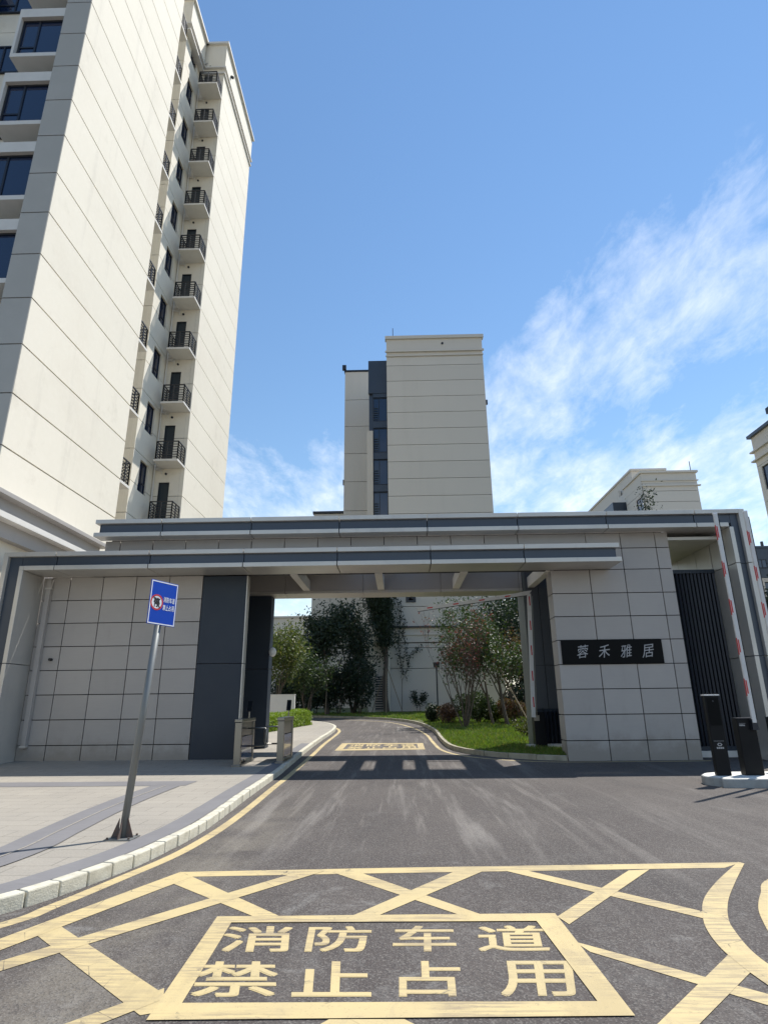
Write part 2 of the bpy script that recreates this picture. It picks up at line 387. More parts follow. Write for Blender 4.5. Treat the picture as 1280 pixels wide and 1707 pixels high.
def window(parent, org, u, n, u0, u1, z0, z1, depth, T=None, mull=(.5,), trans=(), glass=None, frame=None, fw=.05, name='window'):
    """a framed window set `depth` behind the outer face: window > pane"""
    u = Vector(u); n = Vector(n); org = Vector(org)
    def bx(mb, a0, a1, b0, b1, d0, d1):
        c = org + u * (a0 + a1) / 2 + n * (d0 + d1) / 2
        mb.obox((c.x, c.y, (b0 + b1) / 2), (u.x * (a1 - a0) / 2, u.y * (a1 - a0) / 2, 0), (n.x * (d1 - d0) / 2, n.y * (d1 - d0) / 2, 0), (0, 0, (b1 - b0) / 2))
    f = MB(T); D0, D1 = -depth - .06, -depth
    bx(f, u0, u0 + fw, z0, z1, D0, D1); bx(f, u1 - fw, u1, z0, z1, D0, D1)
    bx(f, u0 + fw, u1 - fw, z0, z0 + fw, D0, D1); bx(f, u0 + fw, u1 - fw, z1 - fw, z1, D0, D1)
    for m in mull:
        c = u0 + (u1 - u0) * m; bx(f, c - fw / 2, c + fw / 2, z0 + fw, z1 - fw, D0 + .004, D1 - .004)
    for (ma, mb_, t) in trans:
        c = z0 + (z1 - z0) * t; bx(f, u0 + (u1 - u0) * ma + fw, u0 + (u1 - u0) * mb_ - fw / 2, c - fw / 2, c + fw / 2, D0 + .008, D1 - .008)
    fo = f.build(name, frame or M_frame, parent)
    p = MB(T); bx(p, u0 + fw * .8, u1 - fw * .8, z0 + fw * .8, z1 - fw * .8, D0 + .01, D0 + .025)
    p.build('pane', glass or M_glass, fo)
    return fo


def text_mesh(ch, offset=0.0, extrude=0.0, shear=0.0):
    c = bpy.data.curves.new('t', 'FONT'); c.body = ch; c.offset = offset; c.extrude = extrude; c.shear = shear; c.resolution_u = 4
    o = bpy.data.objects.new('t', c); COL.objects.link(o)
    dg = bpy.context.evaluated_depsgraph_get(); me = bpy.data.meshes.new_from_object(o.evaluated_get(dg))
    V = np.array([tuple(v.co) for v in me.vertices]); Fc = [tuple(p.vertices) for p in me.polygons]
    bpy.data.objects.remove(o); bpy.data.curves.remove(c); bpy.data.meshes.remove(me)
    lo = V[:, :2].min(0); hi = V[:, :2].max(0); V[:, :2] = (V[:, :2] - lo) / (hi - lo)
    return V, Fc

# ------------------------------------------------------------------ ground, road, pavement, kerbs, lawn
def grid_sheet(name, mat, x0, x1, ys, off, nx=2, **k):
    mb = MB(); xs = [x0 + (x1 - x0) * i / nx for i in range(nx + 1)]
    vs = [(x, y, g(y) + off) for y in ys for x in xs]; w = nx + 1
    mb.add(vs, [(j * w + i, j * w + i + 1, (j + 1) * w + i + 1, (j + 1) * w + i) for j in range(len(ys) - 1) for i in range(nx)])
    return struct(mb, name, mat, **k)

YS = [-60, -20, 0, 5, 10, 13, 16, 20, 25, 30, 40, 50, 63]
grid_sheet('ground', M_soil, -1500, 1500, [-1500] + YS[0:-1] + [63, 200, 1500], -.16)
grid_sheet('road', M_asphalt, -60, 60, YS[:-1], -.10)


def smooth_line(pts, n=6):
    P = [Vector((*p, 0)) for p in pts]; out = []
    P = [P[0] * 2 - P[1]] + P + [P[-1] * 2 - P[-2]]
    for i in range(1, len(P) - 2):
        for k in range(n):
            t = k / n; a, b, c, d = P[i - 1:i + 3]
            out.append(.5 * ((2 * b) + (c - a) * t + (2 * a - 5 * b + 4 * c - d) * t * t + (3 * b - a - 3 * c + d) * t ** 3))
    out.append(P[-2]); return [(p.x, p.y) for p in out]


def raised_area(name, mat, poly, off, **k):
    """flat area with its edge folded down, following the rise of the ground; cut into strips along Y"""
    import bmesh
    from mathutils.geometry import delaunay_2d_cdt
    n = len(poly); vo, _, fo, *_r = delaunay_2d_cdt([Vector(p) for p in poly], [(i, (i + 1) % n) for i in range(n)], [], 1, 1e-5)
    bm = bmesh.new(); vs = [bm.verts.new((p[0], p[1], 0)) for p in vo]
    for f in fo: bm.faces.new([vs[i] for i in f])
    bm.normal_update()
    for y in (13, 16, 20, 24, 28, 32, 36, 40, 46, 52, 62):
        bmesh.ops.bisect_plane(bm, geom=bm.verts[:] + bm.edges[:] + bm.faces[:], plane_co=(0, y, 0), plane_no=(0, 1, 0))
    for v in bm.verts: v.co.z = g(v.co.y) + off
    bm.normal_update()
    for f in bm.faces:
        if f.normal.z < 0: f.normal_flip()
    r = bmesh.ops.extrude_edge_only(bm, edges=[e for e in bm.edges if e.is_boundary])
    for v in [q for q in r['geom'] if isinstance(q, bmesh.types.BMVert)]: v.co.z -= .14
    me = bpy.data.meshes.new(name); bm.to_mesh(me); bm.free(); me.materials.append(mat)
    o = bpy.data.objects.new(name, me); COL.objects.link(o)
    for a, b in k.items(): o[a] = b
    return o


KERB_L = smooth_line([(-16, 1.0), (-9.5, 1.25), (-6.2, 2.0), (-4.2, 3.2), (-2.95, 4.62), (-2.50, 5.72), (-2.34, 6.7), (-2.29, 7.9), (-2.40, 10.6),
                      (-2.50, 14.2), (-2.62, 18.2), (-2.66, 22), (-2.68, 26), (-2.95, 29), (-3.9, 31.9), (-5.6, 34.2), (-9, 35.2), (-30, 35.6)])
KERB_R = smooth_line([(-30, 40.6), (-10, 40.3), (-6.3, 39.6), (-3.9, 38.3), (-.9, 35.5), (.73, 31.6), (1.33, 26), (1.34, 21), (1.45, 18.3), (1.95, 16.8), (2.8, 15.85), (3.5, 15.42), (3.95, 15.26)])


def inset(line, d):
    """offset to the left of the travel direction"""
    out = []
    for i, p in enumerate(line):
        a = Vector(line[max(i - 1, 0)]); b = Vector(line[min(i + 1, len(line) - 1)]); t = (b - a).normalized()
        out.append((p[0] - t.y * d, p[1] + t.x * d))
    return out


raised_area('pavement', M_pave, inset(KERB_L, .11) + [(-30, 35.4), (-50, 35.4), (-50, 1.2)][0:], 0.0, kind='structure')
lawn_edge = inset(KERB_R, .11)
LAWN = lawn_edge + [(4.2, 15.36), (4.2, 17.7), (8.7, 17.7), (8.7, 15.95), (40, 15.95), (40, 62), (-50, 62), (-50, 40.8)]
raised_area('lawn', material('lawn_turf', (.055, .075, .016), .95, var=[(U1, 1.2, .4, .7, (.085, .105, .022), .7), (U1, 9, .4, .7, (.10, .085, .035), .4)]), LAWN, -.005, kind='structure')


def kerb_stones(line, name, mat, lens, w=.11, h0=-.12, h1=.006, label=None, jit=.004):
    par = struct(MB().poly([(line[0][0], line[0][1], g(line[0][1]) - .13), (line[1][0], line[1][1], g(line[1][1]) - .13), (line[1][0] - .05, line[1][1] + .05, g(line[1][1]) - .13)]), name, mat, label)
    L = [Vector(p) for p in line]; cum = [0]
    for a, b in zip(L, L[1:]): cum.append(cum[-1] + (b - a).length)
    def at(s):
        s = min(max(s, 0), cum[-1] - 1e-4); i = max(k for k in range(len(cum)) if cum[k] <= s); i = min(i, len(L) - 2)
        t = (s - cum[i]) / (cum[i + 1] - cum[i]); d = (L[i + 1] - L[i]).normalized(); return L[i].lerp(L[i + 1], t), d
    s = 0; k = 0
    while s < cum[-1] - .1 and k < 290:
        ln = lens(at(s)[0]); e = min(s + ln - .012, cum[-1]); mb = MB(); vs = []
        dz = random.uniform(-jit, jit); dw = random.uniform(-jit, jit)
        for q in (s, e):
            p, d = at(q); nrm = Vector((-d.y, d.x))
            for ww in (dw, w + dw):
                for hh in (h0, h1 + dz): vs.append((p.x + nrm.x * ww, p.y + nrm.y * ww, g(p.y) + hh))
        mb.add(vs, [(0, 1, 3, 2), (4, 6, 7, 5), (0, 4, 5, 1), (2, 3, 7, 6), (1, 5, 7, 3), (0, 2, 6, 4)])
        mb.build('kerb_stone', mat, par, bevel=.012 if p.y < 16 else 0); s += ln; k += 1
    return par


kerb_stones(KERB_L, 'kerb', M_kerb, lambda p: .285 if p.y < 12 and p.x > -5 else .6)
kerb_stones(KERB_R, 'lawn_kerb', M_kerbgrey, lambda p: .75, w=.10, h1=.02)


# painted road markings: sheets 4 mm above the asphalt
def strip(name, pts, w, lift, mat=M_yellow, **k):
    a = inset(pts, w / 2); b = inset(pts, -w / 2); mb = MB(); n = len(pts)
    base = k.pop('base', -.10)
    mb.add([(x, y, g(y) + base + lift) for x, y in a] + [(x, y, g(y) + base + lift) for x, y in b], [(i, n + i, n + i + 1, i + 1) for i in range(n - 1)])
    return struct(mb, name, mat, **k)


def flat(name, quads, lift, mat=M_yellow, base=-.10, **k):
    mb = MB()
    for q in quads: mb.poly([(x, y, g(y) + base + lift) for x, y in q])
    import bmesh
    o = struct(mb, name, mat, **k)
    bm = bmesh.new(); bm.from_mesh(o.data)
    for f in bm.faces:
        f.normal_update()
        if f.normal.z < 0: f.normal_flip()
    bm.to_mesh(o.data); bm.free(); return o


strip('edge_line', smooth_line([(-9.3, .75), (-6.0, 1.55), (-3.95, 2.85), (-2.76, 4.5), (-2.56, 5.0), (-2.37, 5.79), (-2.24, 6.37), (-2.17, 6.95), (-2.13, 7.9), (-2.15, 9.3), (-2.24, 12.0), (-2.33, 16.9), (-2.42, 20.5), (-2.44, 24.7), (-2.55, 26.8), (-2.95, 28.8), (-3.8, 31.2), (-6.0, 33.3), (-9, 34.3), (-25, 34.8)]), .115, .0015, label='yellow line painted along the left kerb')
strip('edge_line', smooth_line([(-25, 39.0), (-10, 38.6), (-6.0, 37.8), (-3.6, 36.4), (-.75, 33.2), (.45, 29), (.98, 24.5), (1.08, 20.5), (1.20, 18.0), (1.68, 16.5), (2.55, 15.55), (3.4, 15.14), (4.2, 15.03), (6.0, 15.03), (7.2, 15.05)]), .10, .0015, label='yellow line painted along the lawn kerb')
flat('junction_box_marking', [
    [(-1.94, 5.90), (-.16, 6.00), (3.05, 6.13), (2.81, 5.95), (-.15, 5.83), (-1.79, 5.75)]], .002)
flat('junction_box_marking', [
    [(-1.95, 5.61), (-.96, 4.68), (-.86, 4.76), (-1.84, 5.80)],
    [(.89, 5.89), (1.09, 5.88), (2.09, 4.80), (2.01, 4.68)],
    [(-.60, 5.86), (-.36, 5.85), (.60, 4.70), (.43, 4.72)],
    [(1.04, 4.28), (1.09, 4.12), (2.6, 2.62), (2.75, 2.74)],
    [(-2.36, 4.42), (-2.27, 4.56), (-1.20, 3.58), (-1.20, 3.40), (-1.25, 3.38)]], .003)
flat('junction_box_marking', [
    [(-.68, 5.90), (-.87, 5.92), (-3.31, 2.70), (-3.21, 2.60)],
    [(.47, 5.89), (.70, 5.87), (-.17, 4.75), (-.34, 4.76)],
    [(1.95, 5.87), (2.14, 5.90), (1.09, 4.57), (1.05, 4.72)],
    [(1.86, 4.07), (1.86, 3.84), (.55, 2.5), (.40, 2.5)],
    [(-3.22, 2.62), (-3.08, 2.55), (-1.79, 5.73), (-1.94, 5.90)],
    [(-2.2, 2.6), (-1.98, 2.6), (-1.20, 3.54), (-1.24, 3.66)],
    [(-.35, 3.34), (-.12, 3.34), (-.75, 2.6), (-.95, 2.6)]], .004)
flat('junction_box_marking', [
    [(-.25, 3.34), (.0, 3.34), (.75, 2.6), (.5, 2.6)]], .0045)
arcL = smooth_line([(3.02, 6.13), (2.53, 5.53), (2.21, 5.08), (2.02, 4.70), (1.92, 4.42), (1.86, 4.09), (1.86, 3.7), (1.92, 3.3), (2.1, 2.8)])
arcR = smooth_line([(3.05, 6.08), (2.66, 5.50), (2.36, 5.03), (2.17, 4.66), (2.09, 4.42), (2.02, 4.09), (2.02, 3.75), (2.08, 3.35), (2.25, 2.9)])
flat('junction_box_marking', [[arcL[i], arcR[i], arcR[i + 1], arcL[i + 1]] for i in range(len(arcL) - 1)], .005)
cl = smooth_line([(3.9, 6.2), (2.99, 5.61), (2.69, 5.21), (2.48, 4.87), (2.35, 4.58), (2.27, 4.35), (2.25, 4.1), (2.3, 3.8)])
strip('junction_box_marking', inset(cl, .08), .15, .005)
# the boxed words painted on the road
frame = MB()
O = [(-1.28, 4.74), (1.05, 4.78), (1.07, 3.37), (-1.20, 3.33)]; I = [(-1.15, 4.62), (.89, 4.63), (.94, 3.51), (-1.09, 3.495)]
lane_box = flat('fire_lane_box', [[O[0], O[1], I[1], I[0]], [O[1], O[2], I[2], I[1]], [O[2], O[3], I[3], I[2]], [O[3], O[0], I[0], I[3]]], .006)


def road_char(ch, x0, x1, xa, xb, y0, y1, parent, lift=.0015, mat=M_yellow, offset=.032):
    """character stretched to its painted cell (x0,x1 at the near edge y0; xa,xb at the far edge y1)"""
    V, Fc = text_mesh(ch); mb = MB()
    for k, (sx, sy) in enumerate(((-.5, -.5), (.5, -.5), (.5, .5), (-.5, .5), (0, 0))):
        vs = []
        for a, b, _ in V:
            a2 = a + sx * offset; b2 = b + sy * offset
            y = y0 + (y1 - y0) * b2; l = x0 + (xa - x0) * b2; r = x1 + (xb - x1) * b2
            vs.append((l + (r - l) * a2, y, g(y) - .10 + lift + k * .0003))
        mb.add(vs, Fc)
    return mb.build('road_character', mat, parent)

for ch, q in (('消', (-1.09, -.67, -1.16, -.73)), ('防', (-.58, -.20, -.61, -.21)), ('车', (-.06, .31, -.05, .33)), ('道', (.45, .86, .49, .92))):
    road_char(ch, *q, 4.14, 4.55, lane_box)
for ch, q in (('禁', (-1.08, -.64, -1.16, -.72)), ('止', (-.56, -.17, -.61, -.19)), ('占', (-.02, .29, -.02, .31)), ('用', (.49, .85, .53, .94))):
    road_char(ch, *q, 3.575, 3.99, lane_box)
O = [(-1.86, 20.55), (.74, 20.4), (.72, 18.3), (-1.86, 18.2)]; I = [(-1.66, 20.2), (.54, 20.1), (.54, 18.7), (-1.66, 18.6)]
far_box = flat('fire_lane_box', [[O[0], O[1], I[1], I[0]], [O[1], O[2], I[2], I[1]], [O[2], O[3], I[3], I[2]], [O[3], O[0], I[0], I[3]]], .004)
for i, ch in enumerate('消防车道'): road_char(ch, -1.55 + i * .53, -1.12 + i * .53, -1.55 + i * .53, -1.12 + i * .53, 19.45, 20.1, far_box, offset=.05)
for i, ch in enumerate('禁止占用'): road_char(ch, -1.55 + i * .53, -1.12 + i * .53, -1.55 + i * .53, -1.12 + i * .53, 18.72, 19.35, far_box, offset=.05)
# dark bands let into the pavement
strip('paving_band', [(-30, 11.2), (-3.62, 11.2)], .62, .004, M_band, base=0.0)
dg = [(-3.95, 10.85), (-3.93, 9.6), (-3.86, 8.4), (-3.72, 7.1), (-3.62, 6.2), (-3.75, 5.3), (-4.3, 4.1), (-5.6, 3.0)]
strip('paving_band', smooth_line(dg), .50, .008, M_band, base=0.0)
strip('paving_band', [(x + .0, y) for x, y in inset(KERB_L, .245)][18:-40], .26, .004, M_band, base=0.0)
# faint pale joint running along the middle of the band
strip('paving_joint', smooth_line(dg), .022, .012, M_pave, base=0.0)

# ------------------------------------------------------------------ left apartment tower
RK = 1.0577
def TT(p): return (p[0] * RK, p[1] * RK, (p[2] - 1.3) * RK + 1.3)
tower = thing('apartment_tower', 'tall cream apartment tower with dark balcony railings rising at the left of the gate', 'apartment tower', TT((-13, 24, 0)))
P = 1.508; Z0 = 9.27
ZJ = [Z0 + P * i for i in range(-6, 22)]
ZJ = [-.3] + [z for z in ZJ if z > .6 and z < 40] + [40.3]
XA = -10.15
# long blank end wall facing the gate
clad(tower, (XA, 13.89), (0, 1), (1, 0), [0, 6.43], ZJ, .12, .045, M_cream, T=TT)
# front face, grey corner pier
clad(tower, (-11.0, 13.87), (1, 0), (0, -1), [0, .84], ZJ, .25, .035, M_greyrender, T=TT)
# recessed wall behind the bay windows
clad(tower, (-19, 14.75), (1, 0), (0, -1), [0, 8.0], ZJ, .2, .02, M_cream, T=TT)
FL = [21.98 + 3.016 * k for k in range(-7, 6)]
for z in FL:
    for (x0, x1) in ((-12.58, -11.005), (-16.5, -14.4)):
        T1 = z + 1.72
        MB(TT).box(x0, x1, 13.90, 14.75, z - .10, z + .06).build('bay_sill', M_white, tower)
        MB(TT).box(x0, x1, 13.90, 14.75, T1 + .06, T1 + .46).build('bay_head', M_white, tower)
        MB(TT).box(x0, x0 + .09, 13.90, 14.75, z + .06, T1 + .06).build('bay_cheek', M_white, tower)
        window(tower, (0, 13.90), (1, 0), (0, -1), x0 + .10, x1 - .02, z + .07, T1 + .05, .12, T=TT, mull=(.40,), trans=((0, .40, .26),), fw=.06)
        MB(TT).box(x0 + .1, x1 - .02, 14.6, 14.7, z + .06, T1 + .06).build('curtain', M_door, tower)
    # flush wall with louvred window further along
    window(tower, (0, 14.75), (1, 0), (0, -1), -14.2, -12.85, z + .3, z + 1.6, -.07, T=TT, mull=(.5,), trans=((0, .5, .3),), fw=.06)
# second section with one window per floor, set back; its front return is seen in the notch
XB = -11.65
holes = [(24.98 - 24.21, 25.88 - 24.21, Z0 + 1.30 + 3.016 * k, Z0 + 2.80 + 3.016 * k) for k in range(-3, 10)]
clad(tower, (XB, 24.21), (0, 1), (1, 0), [0, 2.29], ZJ, .2, .03, M_cream, holes=holes, T=TT)
for q in holes: window(tower, (XB, 24.21), (0, 1), (1, 0), *q, .08, T=TT, mull=(.5,), trans=((.5, 1, .35),), fw=.05)
clad(tower, (XB - 1.2, 24.213), (1, 0), (0, -1), [0, .995], ZJ, .1, .03, M_cream, T=TT)
B(-16.5, -10.29, 14.98, 20.29, -.3, 40.2, T=TT).build('tower_core', M_cream, tower)
B(-16.5, -12.9, 20.29, 24.35, -.3, 40.2, T=TT).build('tower_core', M_cream, tower)
B(-16.5, -12.02, 24.51, 33.0, -.3, 40.2, T=TT).build('tower_core', M_cream, tower)
B(-11.91, -10.36, 26.76, 33.0, -.3, 40.2, T=TT).build('tower_core', M_cream, tower)
# third section: door face (towards the camera) and end wall
dh = [(.30, .82, Z0 + 3.016 * k, Z0 + 2.22 + 3.016 * k) for k in range(-3, 10)]
clad(tower, (XB + .002, 26.503), (1, 0), (0, -1), [0, 1.29], ZJ, .2, .03, M_cream, holes=dh, T=TT)
for q in dh:
    MB(TT).box(XB + q[0], XB + q[1], 26.58, 26.62, q[2], q[3]).build('balcony_door', M_door, tower)
    x0, x1, z0, z1 = XB + q[0], XB + q[1], q[2], q[3]
    MB(TT).box(x0, x0 + .05, 26.53, 26.579, z0, z1).box(x1 - .05, x1, 26.53, 26.579, z0, z1).box(x0 + .05, x1 - .05, 26.53, 26.579, z1 - .05, z1).build('door_frame', M_frame, tower)
    MB(TT).tube([(XB + .62, 26.49, z1 + .42), (XB + .62, 26.44, z1 + .42)], .055, 10).build('vent_cover', M_frame, tower)
    mb = MB(TT)
    for dx, dz in ((.1, .95), (.32, .95)): mb.box(XB + dx, XB + dx + .16, 26.40, 26.49, z0 + 1.9 + dz, z0 + 1.93 + dz)
    mb.tube([(XB + .16, 26.44, z0 + 2.83), (XB + .45, 26.40, z0 + 2.75), (XB + .42, 26.44, z0 + 2.6)], .025, 6)
    mb.build('drain_elbow', M_white, tower)
MB(TT).tube([(XB + .07, 26.42, 0), (XB + .07, 26.42, 38.5)], .04, 8).build('downpipe', M_white, tower)
clad(tower, (XA, 26.5), (0, 1), (1, 0), [0, 6.57], ZJ, .2, .03, M_cream, T=TT)


def balcony(x0, x1, y0, y1, z, open_side):
    mb = MB(TT).box(x0, x1, y0, y1, z - .10, z)
    s = mb.build('balcony_slab', M_white, tower)
    r = MB(TT); e = .03; h = .92
    a0, a1, b0, b1 = x0 + .06, x1 - .06, y0 + .06, y1 - .06
    segs = [((a0, b0), (a1, b0)), ((a1, b0), (a1, b1)), ((a0, b0), (a0, b1)), ((a0, b1), (a1, b1))]
    segs = [q for i, q in enumerate(segs) if i not in open_side]
    for (p, q) in segs:
        dx, dy = q[0] - p[0], q[1] - p[1]
        for zz in (.12, .25, .38, .51, .64, .77, h):
            t = .022 if zz == h else .013
            if abs(dx) > abs(dy): r.box(p[0], q[0], p[1] - t, p[1] + t, z + zz - t, z + zz + t)
            else: r.box(p[0] - t, p[0] + t, p[1], q[1], z + zz - t, z + zz + t)
        n = 3
        for i in range(n):
            px, py = p[0] + dx * i / (n - 1), p[1] + dy * i / (n - 1)
            t = .021; r.box(px - t, px + t, py - t, py + t, z, z + h + .004)
    r.build('railing', M_rail, s)

for k in range(-3, 10):
    z = Z0 + 3.016 * k
    balcony(XB + .36, XA, 25.50, 26.49, z, (3,))
    balcony(XA - 1.5, XA, 20.33, 21.12, z, (0,))
# parapets and cornice ledges
def parapet(x0, x1, y0, y1, z0, z1):
    MB(TT).box(x0, x1, y0, y1, z0, z1).build('parapet', M_cream, tower)
    MB(TT).box(x0 - .12, x1 + .14, y0 - .14, y1 + .12, z1, z1 + .16).build('parapet_cap', M_white, tower)
    MB(TT).box(x0 - .1, x1 + .08, y0 - .08, y1 + .1, z0 - .10, z0).box(x0 - .1, x1 + .04, y0 - .04, y1 + .06, z0 - .55, z0 - .45).build('cornice_ledge', M_white, tower)
parapet(-16.4, XA + .05, 26.45, 33.1, 38.95, 40.85)
parapet(-16.4, XB + .28, 23.9, 26.30, 38.95, 40.85)
parapet(-16.4, XA + .05, 13.8, 20.3, 40.4, 42.4)
MB(TT).tube([(XA + .2, 27.6, 39.6), (XA + .08, 27.6, 39.7)], .09, 8).build('roof_lamp', M_frame, tower)

# ------------------------------------------------------------------ low wing with a deep eave, between tower and gatehouse
low = thing('low_building', 'low cream building with deep grey metal eaves tucked between the tower and the gatehouse', 'building', (-10.3, 12, 0))
B(-10.70, -10.36, 5, 19.2, 0, 5.45).build('wall', M_cream, low)
B(-10.70, -9.78, 5, 19.45, 6.38, 6.50).build('cap_strip', M_tile, low, bevel=.01)
B(-10.70, -10.02, 5, 19.3, 6.00, 6.38).build('fascia_panel', M_tile, low)
B(-10.70, -9.86, 5, 19.35, 5.84, 6.00).build('ledge_strip', M_white, low, bevel=.01)
B(-10.70, -10.12, 5, 19.3, 5.45, 5.84).build('soffit_panel', M_tile, low)

# ------------------------------------------------------------------ gatehouse
gate = thing('gatehouse', 'grey clad entrance gatehouse with two dark-banded canopies spanning the road', 'gatehouse', (0, 15.24, 0))
RZ = [-.15, .395, .982, 1.569, 2.156, 2.743, 3.33, 3.917, 4.527]
WY = 15.24
clad(gate, (0, WY), (1, 0), (0, -1), [-9.27, -8.56, -7.69, -6.81, -5.94, -5.07], RZ, .05, .021, M_tile, name='wall_tile', coremat=M_joint)
ux = [-7.77, -7.37] + [-7.37 + .8805 * i for i in range(1, 14)]
ux2 = [x for x in ux if x < 5.0] + [5.87]
clad(gate, (0, WY), (1, 0), (0, -1), [x for x in ux2 if x < 3.9] + [3.97], [4.527, 5.09, 5.503], .05, .021, M_tile, name='wall_tile', coremat=M_joint)
clad(gate, (0, WY), (1, 0), (0, -1), [3.97, 4.97, 5.87, 6.77, 7.10], RZ[:-1] + [4.527, 5.09, 5.503], .05, .021, M_tile, name='wall_tile', coremat=M_joint)
clad(gate, (3.97, WY + .5), (0, -1), (-1, 0), [0, .495], RZ, .05, .021, M_tile, name='return_tile', core=False)
B(4.03, 7.09, WY + .2, WY + .5, -.15, 5.5).build('wall_core', M_joint, gate)
clad(gate, (7.10, WY), (0, 1), (1, 0), [.003, .5], RZ[:-1] + [4.527, 5.09, 5.503], .05, .021, M_tile, name='return_tile', core=False)
for z0, z1 in ((-.15, 2.27), (2.285, 4.5)):
    B(-5.05, -3.91, WY, WY + .22, z0, z1).build('dark_panel', M_dark, gate, bevel=.006)
    B(-3.905, -3.88, WY - .02, WY + .24, z0, z1).build('edge_trim', M_metal, gate)
# guard room body behind the left wall
B(-9.68, -7.72, WY + .21, WY + .30, 4.6, 4.95).build('light_leak_stop', M_joint, gate)  # unseen backing added to stop light leaking between wall and canopy
B(-7.7, 7.06, WY + .21, WY + .30, 4.6, 5.9).build('light_leak_stop', M_joint, gate)
B(-9.2, -4.95, WY + .25, 18.3, -.1, 4.59).build('guard_room', M_tile, gate)
B(-9.12, -9.0, WY - .13, WY - .003, .33, 4.47).build('downpipe', M_tile, gate, bevel=.012)
for z in (.36, 4.2): B(-9.135, -8.985, WY - .14, WY - .001, z, z + .04).build('pipe_clip', M_metal, gate)
MB().tube([(-8.75, WY - .1, 2.42), (-8.75, WY, 2.42)], .035, 10).build('wall_spout', M_joint, gate)


def fascia(xs, yf, yw, zb, zt, ends, sl=.11, cp=.11, back=.10):
    """light cap strip, dark recessed band, light soffit slab, cut at the panel joints"""
    e0, e1 = ends
    for i in range(len(xs) - 1):
        a, b = xs[i] + .011, xs[i + 1] - .011
        if i == 0: a = xs[0]
        if i == len(xs) - 2: b = xs[-1]
        B(a - (e0 if i == 0 else 0), b + (e1 if i == len(xs) - 2 else 0), yf, yw, zt - cp, zt).build('cap_strip', M_metal, gate, bevel=.006)
        B(a, b, yf + back, yf + back + .08, zb + sl, zt - cp).build('fascia_panel', M_fascia, gate)
        B(a - (e0 * 1.1 if i == 0 else 0), b + (e1 * 1.3 if i == len(xs) - 2 else 0), yf, yw - .004, zb, zb + sl).build('soffit_panel', M_metal, gate, bevel=.006)
    B(xs[0] + .02, xs[-1] - .02, yf + .25, yw - .006, zb + sl + .01, zt - cp - .004).build('fascia_core', M_joint, gate)

fascia([-9.27, -8.51, -6.16, -3.80, -1.47, .84, 3.14, 5.36], 14.29, WY, 4.53, 4.99, (0, .10))
fascia([-7.77, -6.14, -3.79, -1.48, .81, 3.15, 5.44, 7.69, 8.50], 14.79, WY, 5.505, 5.97, (.12, 0))
B(-7.82, -7.775, 14.93, WY, 5.62, 5.86).build('fascia_end', M_dark, gate)
B(5.365, 5.41, 14.43, WY, 4.64, 4.88).build('fascia_end', M_fascia, gate)
# left pier: the canopy profile folded down to the ground
for z0, z1 in ((-.15, 2.275), (2.29, 4.53)):
    B(-9.38, -9.275, 14.29, WY, z0, z1).build('pier_reveal', M_metal, gate, bevel=.006)
    B(-9.70, -9.385, 14.39, 14.47, z0, z1 + (.35 if z1 > 4 else 0)).build('pier_panel', M_fascia, gate)
    B(-9.82, -9.705, 14.29, WY, z0, z1 + (.46 if z1 > 4 else 0)).build('pier_edge', M_metal, gate, bevel=.006)
B(-9.70, -9.275, 14.29, WY, 4.88, 4.99).build('cap_strip', M_metal, gate)
B(-9.38, -9.275, 14.395, 14.475, 4.64, 4.88).build('fascia_panel', M_fascia, gate)
B(-9.69, -9.39, 14.5, WY - .01, -.1, 4.87).build('fascia_core', M_joint, gate)
B(-9.38, -9.275, 14.29, WY - .01, 4.535, 4.635).build('soffit_panel', M_metal, gate)
B(-9.82, -9.705, WY + .002, 19, -.1, 4.9).build('side_wall', M_tile, gate)
# right pier with deep reveal
for z0, z1 in ((-.15, 2.275), (2.29, 4.55), (4.565, 5.97)):
    top = z1 > 5
    B(8.50, 8.605, 14.79, 15.9, z0, 5.50 if top else z1).build('pier_reveal', M_metal, gate, bevel=.006)
    B(8.61, 8.80, 14.89, 14.97, z0, 5.86 if top else z1).build('pier_panel', M_fascia, gate)
    B(8.805, 8.95, 14.79, 19.0, z0, z1).build('pier_edge', M_metal, gate, bevel=.006)
B(8.50, 8.80, 14.79, 15.3, 5.865, 5.97).build('cap_strip', M_metal, gate)
B(8.50, 8.605, 14.895, 14.975, 5.62, 5.86).build('fascia_panel', M_fascia, gate)
B(8.615, 8.795, 15.0, 19.0, -.1, 5.855).build('fascia_core', M_joint, gate)
for y0, y1 in ((15.95, 16.75), (16.77, 17.85), (17.87, 19.0)):
    B(8.50, 8.605, y0, y1, 0, 5.49).build('reveal_panel', M_metal, gate)
B(7.11, 8.495, WY - .003, 18.4, 5.505, 5.60).build('soffit_panel', M_metal, gate)
# right-hand service gate: dark vertical louvres
B(7.13, 8.49, 15.86, 15.98, 4.52, 4.62).build('louvre_rail', M_dark, gate)
B(7.13, 8.49, 15.86, 15.98, .10, .20).build('louvre_rail', M_dark, gate)
B(7.13, 8.49, 16.02, 16.06, .10, 4.60).build('louvre_backing', M_navy, gate)
for i in range(14):
    x = 7.17 + i * .097; MB().prism([(x, 15.90), (x + .045, 15.87), (x + .055, 15.90), (x + .02, 16.0)], .20, 4.52).build('louvre_slat', M_navy, gate)
B(7.11, 8.49, 15.75, 16.2, -.1, .10).build('louvre_base', M_white, gate)
